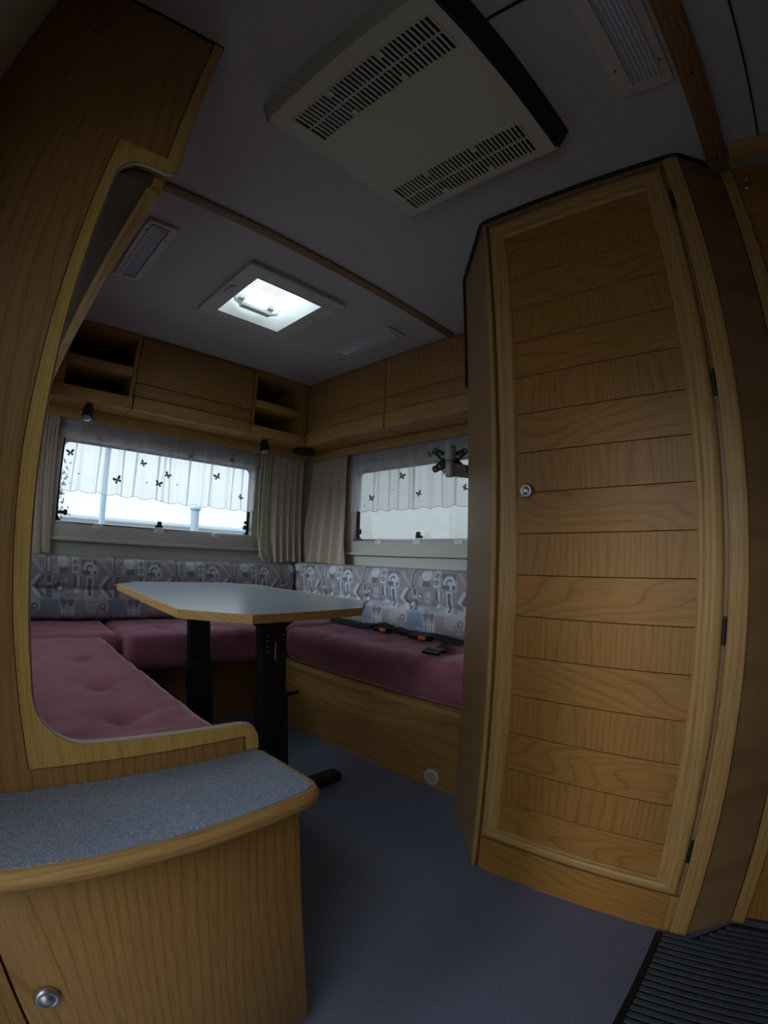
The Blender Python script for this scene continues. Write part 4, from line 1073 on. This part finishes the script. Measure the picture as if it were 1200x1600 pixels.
def stile(pts_outer_inner, mat, name):
    (yo0, zo0), (yo1, zo1), (yi1, zi1), (yi0, zi0) = pts_outer_inner
    m = MB()
    # moulded profile across the width: outer lip, hollow, raised inner bead
    prof = [(0, .0105), (.03, .004), (.12, .000), (.42, .0005), (.52, .0030), (.62, .0032), (.70, .0005), (.88, .0015), (1.0, .0100)]
    A = []; B = []
    for f, dx in prof:
        A.append(m.bm.verts.new((XW + dx, yo0 + (yi0 - yo0) * f, zo0 + (zi0 - zo0) * f)))
        B.append(m.bm.verts.new((XW + dx, yo1 + (yi1 - yo1) * f, zo1 + (zi1 - zo1) * f)))
    a0 = m.bm.verts.new((XW + .0125, yi0, zi0)); b0 = m.bm.verts.new((XW + .0125, yi1, zi1))
    a1 = m.bm.verts.new((XW + .0125, yo0, zo0)); b1 = m.bm.verts.new((XW + .0125, yo1, zo1))
    A += [a0, a1]; B += [b0, b1]
    n = len(A)
    for i in range(n): m.bm.faces.new((A[i], A[(i + 1) % n], B[(i + 1) % n], B[i]))
    m.bm.faces.new(A[::-1]); m.bm.faces.new(B)
    return part(name, m, mat, dr, 50)
stile(((Y1, Z0), (Y1, Z1), (Y1 - fw, Z1 - fw * 1.25), (Y1 - fw, Z0 + fw * .8)), 'frame_z', 'stile')
stile(((Y0, Z0), (Y0, Z1), (Y0 + fw * 1.1, Z1 - fw * 1.25), (Y0 + fw * 1.1, Z0 + fw * .8)), 'frame_z', 'stile')
stile(((Y0, Z1), (Y1, Z1), (Y1 - fw, Z1 - fw * 1.25), (Y0 + fw * 1.1, Z1 - fw * 1.25)), 'frame_y', 'rail')
stile(((Y0, Z0), (Y1, Z0), (Y1 - fw, Z0 + fw * .8), (Y0 + fw * 1.1, Z0 + fw * .8)), 'frame_y', 'rail')
zt0 = 1.80; PB = .1035
rows = [(zt0, Z1 - fw * 1.25 + .004, 1)]
for k in range(16):
    z1_ = zt0 - PB * k; z0_ = max(z1_ - PB, Z0 + fw * .8 - .004)
    if z1_ - z0_ > .01: rows.append((z0_, z1_, k % 2))
for z0_, z1_, h_ in rows:
    part('plank', MB().box(XW + .0068, XW + .0098, Y0 + fw * 1.1 - .003, Y1 - fw + .003, z0_ + .0009, z1_ - .0009, .0007, 1), 'plank_h' if h_ else 'plank_v', dr, 0)
knob(dr, (XW + .0068, .513, 1.080), (-1, 0, 0), .0185)
for z in (.245, .762, 1.290, 1.800):
    part('hinge', MB().box(XW + .001, XW + .0095, .030, .0395, z - .030, z + .030, .002).cyl((XW + .000, .0355, z - .027), (XW + .000, .0355, z + .027), .0035, n=10), 'screw', dr, 40, label='dark metal hinge')
part('seal_strip', MB().tube([(1.300, .848, 1.50), (1.300, .848, 1.90), (1.297, .846, H - .006), (1.20, .752, H - .005), (bd - .010, .622, H - .005), (XW - .004, .605, H - .005), (XW - .004, .3, H - .005), (XW - .004, 0, H - .005), (bd - .010, -.02, H - .005), (1.156, -.118, H - .005)], .0055, 8), 'rubber', wr, 'all', label='black sealing strip along the ceiling')

# ------------------------------------------------------------------ panelled door on the right
dd = sroot('door_1', 'panelled wooden door at the right edge beside the wardrobe', 'door', (1.18, -.45, 0))
part('frame', MB().box(1.158, 1.178, -.150, -.114, .001, H - .004, .004), 'frame_z', dd)
part('frame', MB().box(1.158, 1.178, -.840, -.800, .001, H - .004, .004), 'frame_z', dd)
part('leaf', MB().box(1.178, 1.195, -.800, -.150, .001, H - .002), 'dark_gap', dd, 0)
k = 0
z1_ = 1.943; z0_ = 1.80 + .075
part('plank', MB().box(1.171, 1.1775, -.799, -.151, 1.8765, 1.943, .0008, 1), 'plank_h', dd, 0)
for k in range(19):
    z1_ = 1.876 - PB * k; z0_ = max(z1_ - PB, .004)
    if z1_ - z0_ < .015: break
    part('plank', MB().box(1.171, 1.1775, -.799, -.151, z0_ + .0009, z1_ - .0009, .0008, 1), 'plank_v' if k % 2 else 'plank_h', dd, 0)
hk = part('coat_hook', MB().lathe((1.171, -.175, 1.872), (-1, 0, 0), [(0, .012), (.002, .012), (.004, .008)], 16).tube([(1.168, -.175, 1.872), (1.150, -.175, 1.866), (1.138, -.178, 1.872), (1.136, -.180, 1.886)], .003, 8).tube([(1.165, -.175, 1.868), (1.155, -.175, 1.852), (1.146, -.176, 1.850)], .003, 8), 'chrome', dd, 'all', label='small metal coat hook')
structure('trim_5', MB().box(1.068, 1.120, -.84, -.150, H - .030, H - .002, .004), 'frame_y', 'wooden header strip under the ceiling above the right-hand door')
structure('wall_partition', MB().box(1.180, 1.196, YB + .002, -.842, .001, H - .002), 'wood_z', 'wooden partition wall behind the right-hand door')

# ------------------------------------------------------------------ television bracket
tv = thing('television_bracket', 'empty grey television arm with black cross plate at the wardrobe side', 'bracket', (1.45, .9, 1.25))
part('wall_plate', MB().box(1.47, 1.53, .847, .857, 1.18, 1.32, .003), 'blackm', tv)
part('arm', MB().hull([(1.350, .944, 1.200), (1.350, .964, 1.200), (1.352, .964, 1.246), (1.352, .944, 1.246)], [(1.505, .860, 1.200), (1.520, .872, 1.200), (1.520, .872, 1.246), (1.505, .860, 1.246)]), 'greymetal', tv, 0)
part('joint', MB().lathe((1.345, .952, 1.196), (0, 0, 1), [(0, .014), (.003, .016), (.056, .016), (.058, .015)], 20), 'greymetal', tv)
part('joint_cap', MB().lathe((1.343, .950, 1.255), (0, 0, 1), [(0, .020), (.050, .020), (.057, .018), (.060, .010)], 24), 'greymetal', tv)
# cross plate faces the seating diagonally
pn = Vector((.82, .57, 0)).normalized(); pt_ = Vector((.57, -.82, 0)).normalized()
def plate_arm(ang, L):
    c = Vector((1.345, .952, 1.262)) + pn * .024; u = pt_ * math.cos(ang) + Vector((0, 0, 1)) * math.sin(ang); v = pt_ * -math.sin(ang) + Vector((0, 0, 1)) * math.cos(ang)
    m = MB(); prof = [(0.0, .030), (L * .35, .019), (L * .7, .013), (L * .92, .012), (L, .006), (L, -.006), (L * .92, -.012), (L * .7, -.013), (L * .35, -.019), (0.0, -.030)]
    a = [m.bm.verts.new(c + u * x + v * y) for x, y in prof]; b = [m.bm.verts.new(c + u * x + v * y + pn * .004) for x, y in prof]
    m.bm.faces.new(a); m.bm.faces.new(b[::-1])
    for i in range(len(a)): m.bm.faces.new((a[i], b[i], b[(i + 1) % len(a)], a[(i + 1) % len(a)]))
    pl = part('plate_arm', m, 'black', tv, 0)
    for f in (.60, .88):
        q = c + u * L * f - pn * .001
        part('hole', MB().cyl(q, q - pn * .0008, .0028, n=10), 'alu', pl, 0)
for ang in (32, 148, 212, 328): plate_arm(math.radians(ang), .074)
part('pivot_block', MB().cyl((1.345 - .57 * .034, .952 + .82 * .034, 1.270), (1.345 + .57 * .034, .952 - .82 * .034, 1.270), .006, n=12), 'greymetal', tv)

# ------------------------------------------------------------------ entrance mat
mt = thing('entrance_mat', 'dark ribbed entrance mat on the floor at the lower right corner', 'mat', (.8, -.3, 0))
MX0, MX1, MY0, MY1 = .10, 1.050, -.85, .060
part('backing', MB().prism([(MX0, MY0), (1.150, MY0), (1.150, -.118), (1.050, -.020), (1.050, MY1), (MX0, MY1)], 'z', .0005, .004), 'matbase', mt, 0)
part('border', MB().box(MX0, 1.049, MY1 - .016, MY1, .0045, .009, .002).box(MX0, MX0 + .016, MY0, MY1 - .018, .0045, .009, .002), 'rubber', mt)
rb = None; pitch = .0195; x = MX0 + .022; k = 0
while x < 1.150 - pitch:
    ymax = MY1 - .018 if x < 1.040 else (-.03 - (x - 1.040) * .98)
    m = MB().box(x, x + pitch * .72, MY0 + .004, ymax, .0045, .0105, .002, 1)
    part('rib', m, 'matrib', mt, 0)
    x += pitch; k += 1

# ------------------------------------------------------------------ outside
gr_ = MB().box(-30, 40, -30, 60, -.62, -.55)
o_ = structure('ground', gr_, 'gravel', 'grey tarmac ground outside seen low through the end window', 0)
structure('wall_outside', MB().box(-2.9, -2.7, -7.0, 0.20, -.55, 2.35), 'bld', 'unseen white wall added to keep direct sun out of the entrance doorway', 0)  # out of view, added to block the low sun before the doorway
hs = thing('white_building', 'low white building with blue-grey roof edge outside the end window', 'building', (6, 16, -.55))
part('wall', MB().box(-1.0, 9.5, 14.0, 20.0, -.55, 1.55), 'bld', hs, 0)
part('roof', MB().hull([(-1.3, 13.7, 1.55), (9.9, 13.7, 1.55), (9.9, 20.3, 1.55), (-1.3, 20.3, 1.55)], [(-1.3, 15.5, 2.05), (9.9, 15.5, 2.05), (9.9, 18.5, 2.05), (-1.3, 18.5, 2.05)]), 'roof', hs, 0)
part('gutter', MB().box(-1.3, 9.9, 13.58, 13.70, 1.50, 1.62, .02), 'roof', hs)
lp = thing('outdoor_post', 'pale upright post outside the left half of the end window', 'post', (1.31, 6, -.55), 'posts outside the end window')
part('pole', MB().cyl((1.31, 6, -.55), (1.31, 6, 2.1), .042, .038, 16), 'pole', lp)
part('cap', MB().lathe((1.31, 6, 2.1), (0, 0, 1), [(0, .06), (.03, .06), (.06, .02)], 16), 'pole', lp)
lp2 = thing('outdoor_post', 'blue-grey upright post outside the right half of the end window', 'post', (2.60, 6, -.55), 'posts outside the end window')
part('pole', MB().cyl((2.60, 6, -.55), (2.60, 6, 1.42), .062, .058, 16), 'pole', lp2)
part('cap', MB().lathe((2.60, 6, 1.42), (0, 0, 1), [(0, .08), (.03, .08), (.06, .02)], 16), 'pole', lp2)
sh = thing('garden_bush', 'dark leafy bush outside the left edge of the end window', 'bush', (.95, 8.0, -.55))
bm = bmesh.new(); rng = random.Random(4)
for k in range(900):
    a = rng.uniform(0, 6.28); q = rng.uniform(0, 1) ** .5; zz = rng.uniform(0, 1)
    c = Vector((.75 + math.cos(a) * .42 * q, 8.0 + math.sin(a) * .4 * q, -.5 + zz * 2.6))
    d = Vector((rng.uniform(-1, 1), rng.uniform(-1, 1), rng.uniform(-1, 1))).normalized(); e_ = d.orthogonal().normalized()
    L = rng.uniform(.06, .11)
    v = [bm.verts.new(c), bm.verts.new(c + d * L * .5 + e_ * L * .3), bm.verts.new(c + d * L), bm.verts.new(c + d * L * .5 - e_ * L * .3)]
    bm.faces.new(v)
fo_ = finish('foliage', bm, 'leaf', sh); fo_['kind'] = 'stuff'
part('stem', MB().cyl((.75, 8, -.55), (.75, 8, 1.2), .04, .015, 10), 'beam', sh)
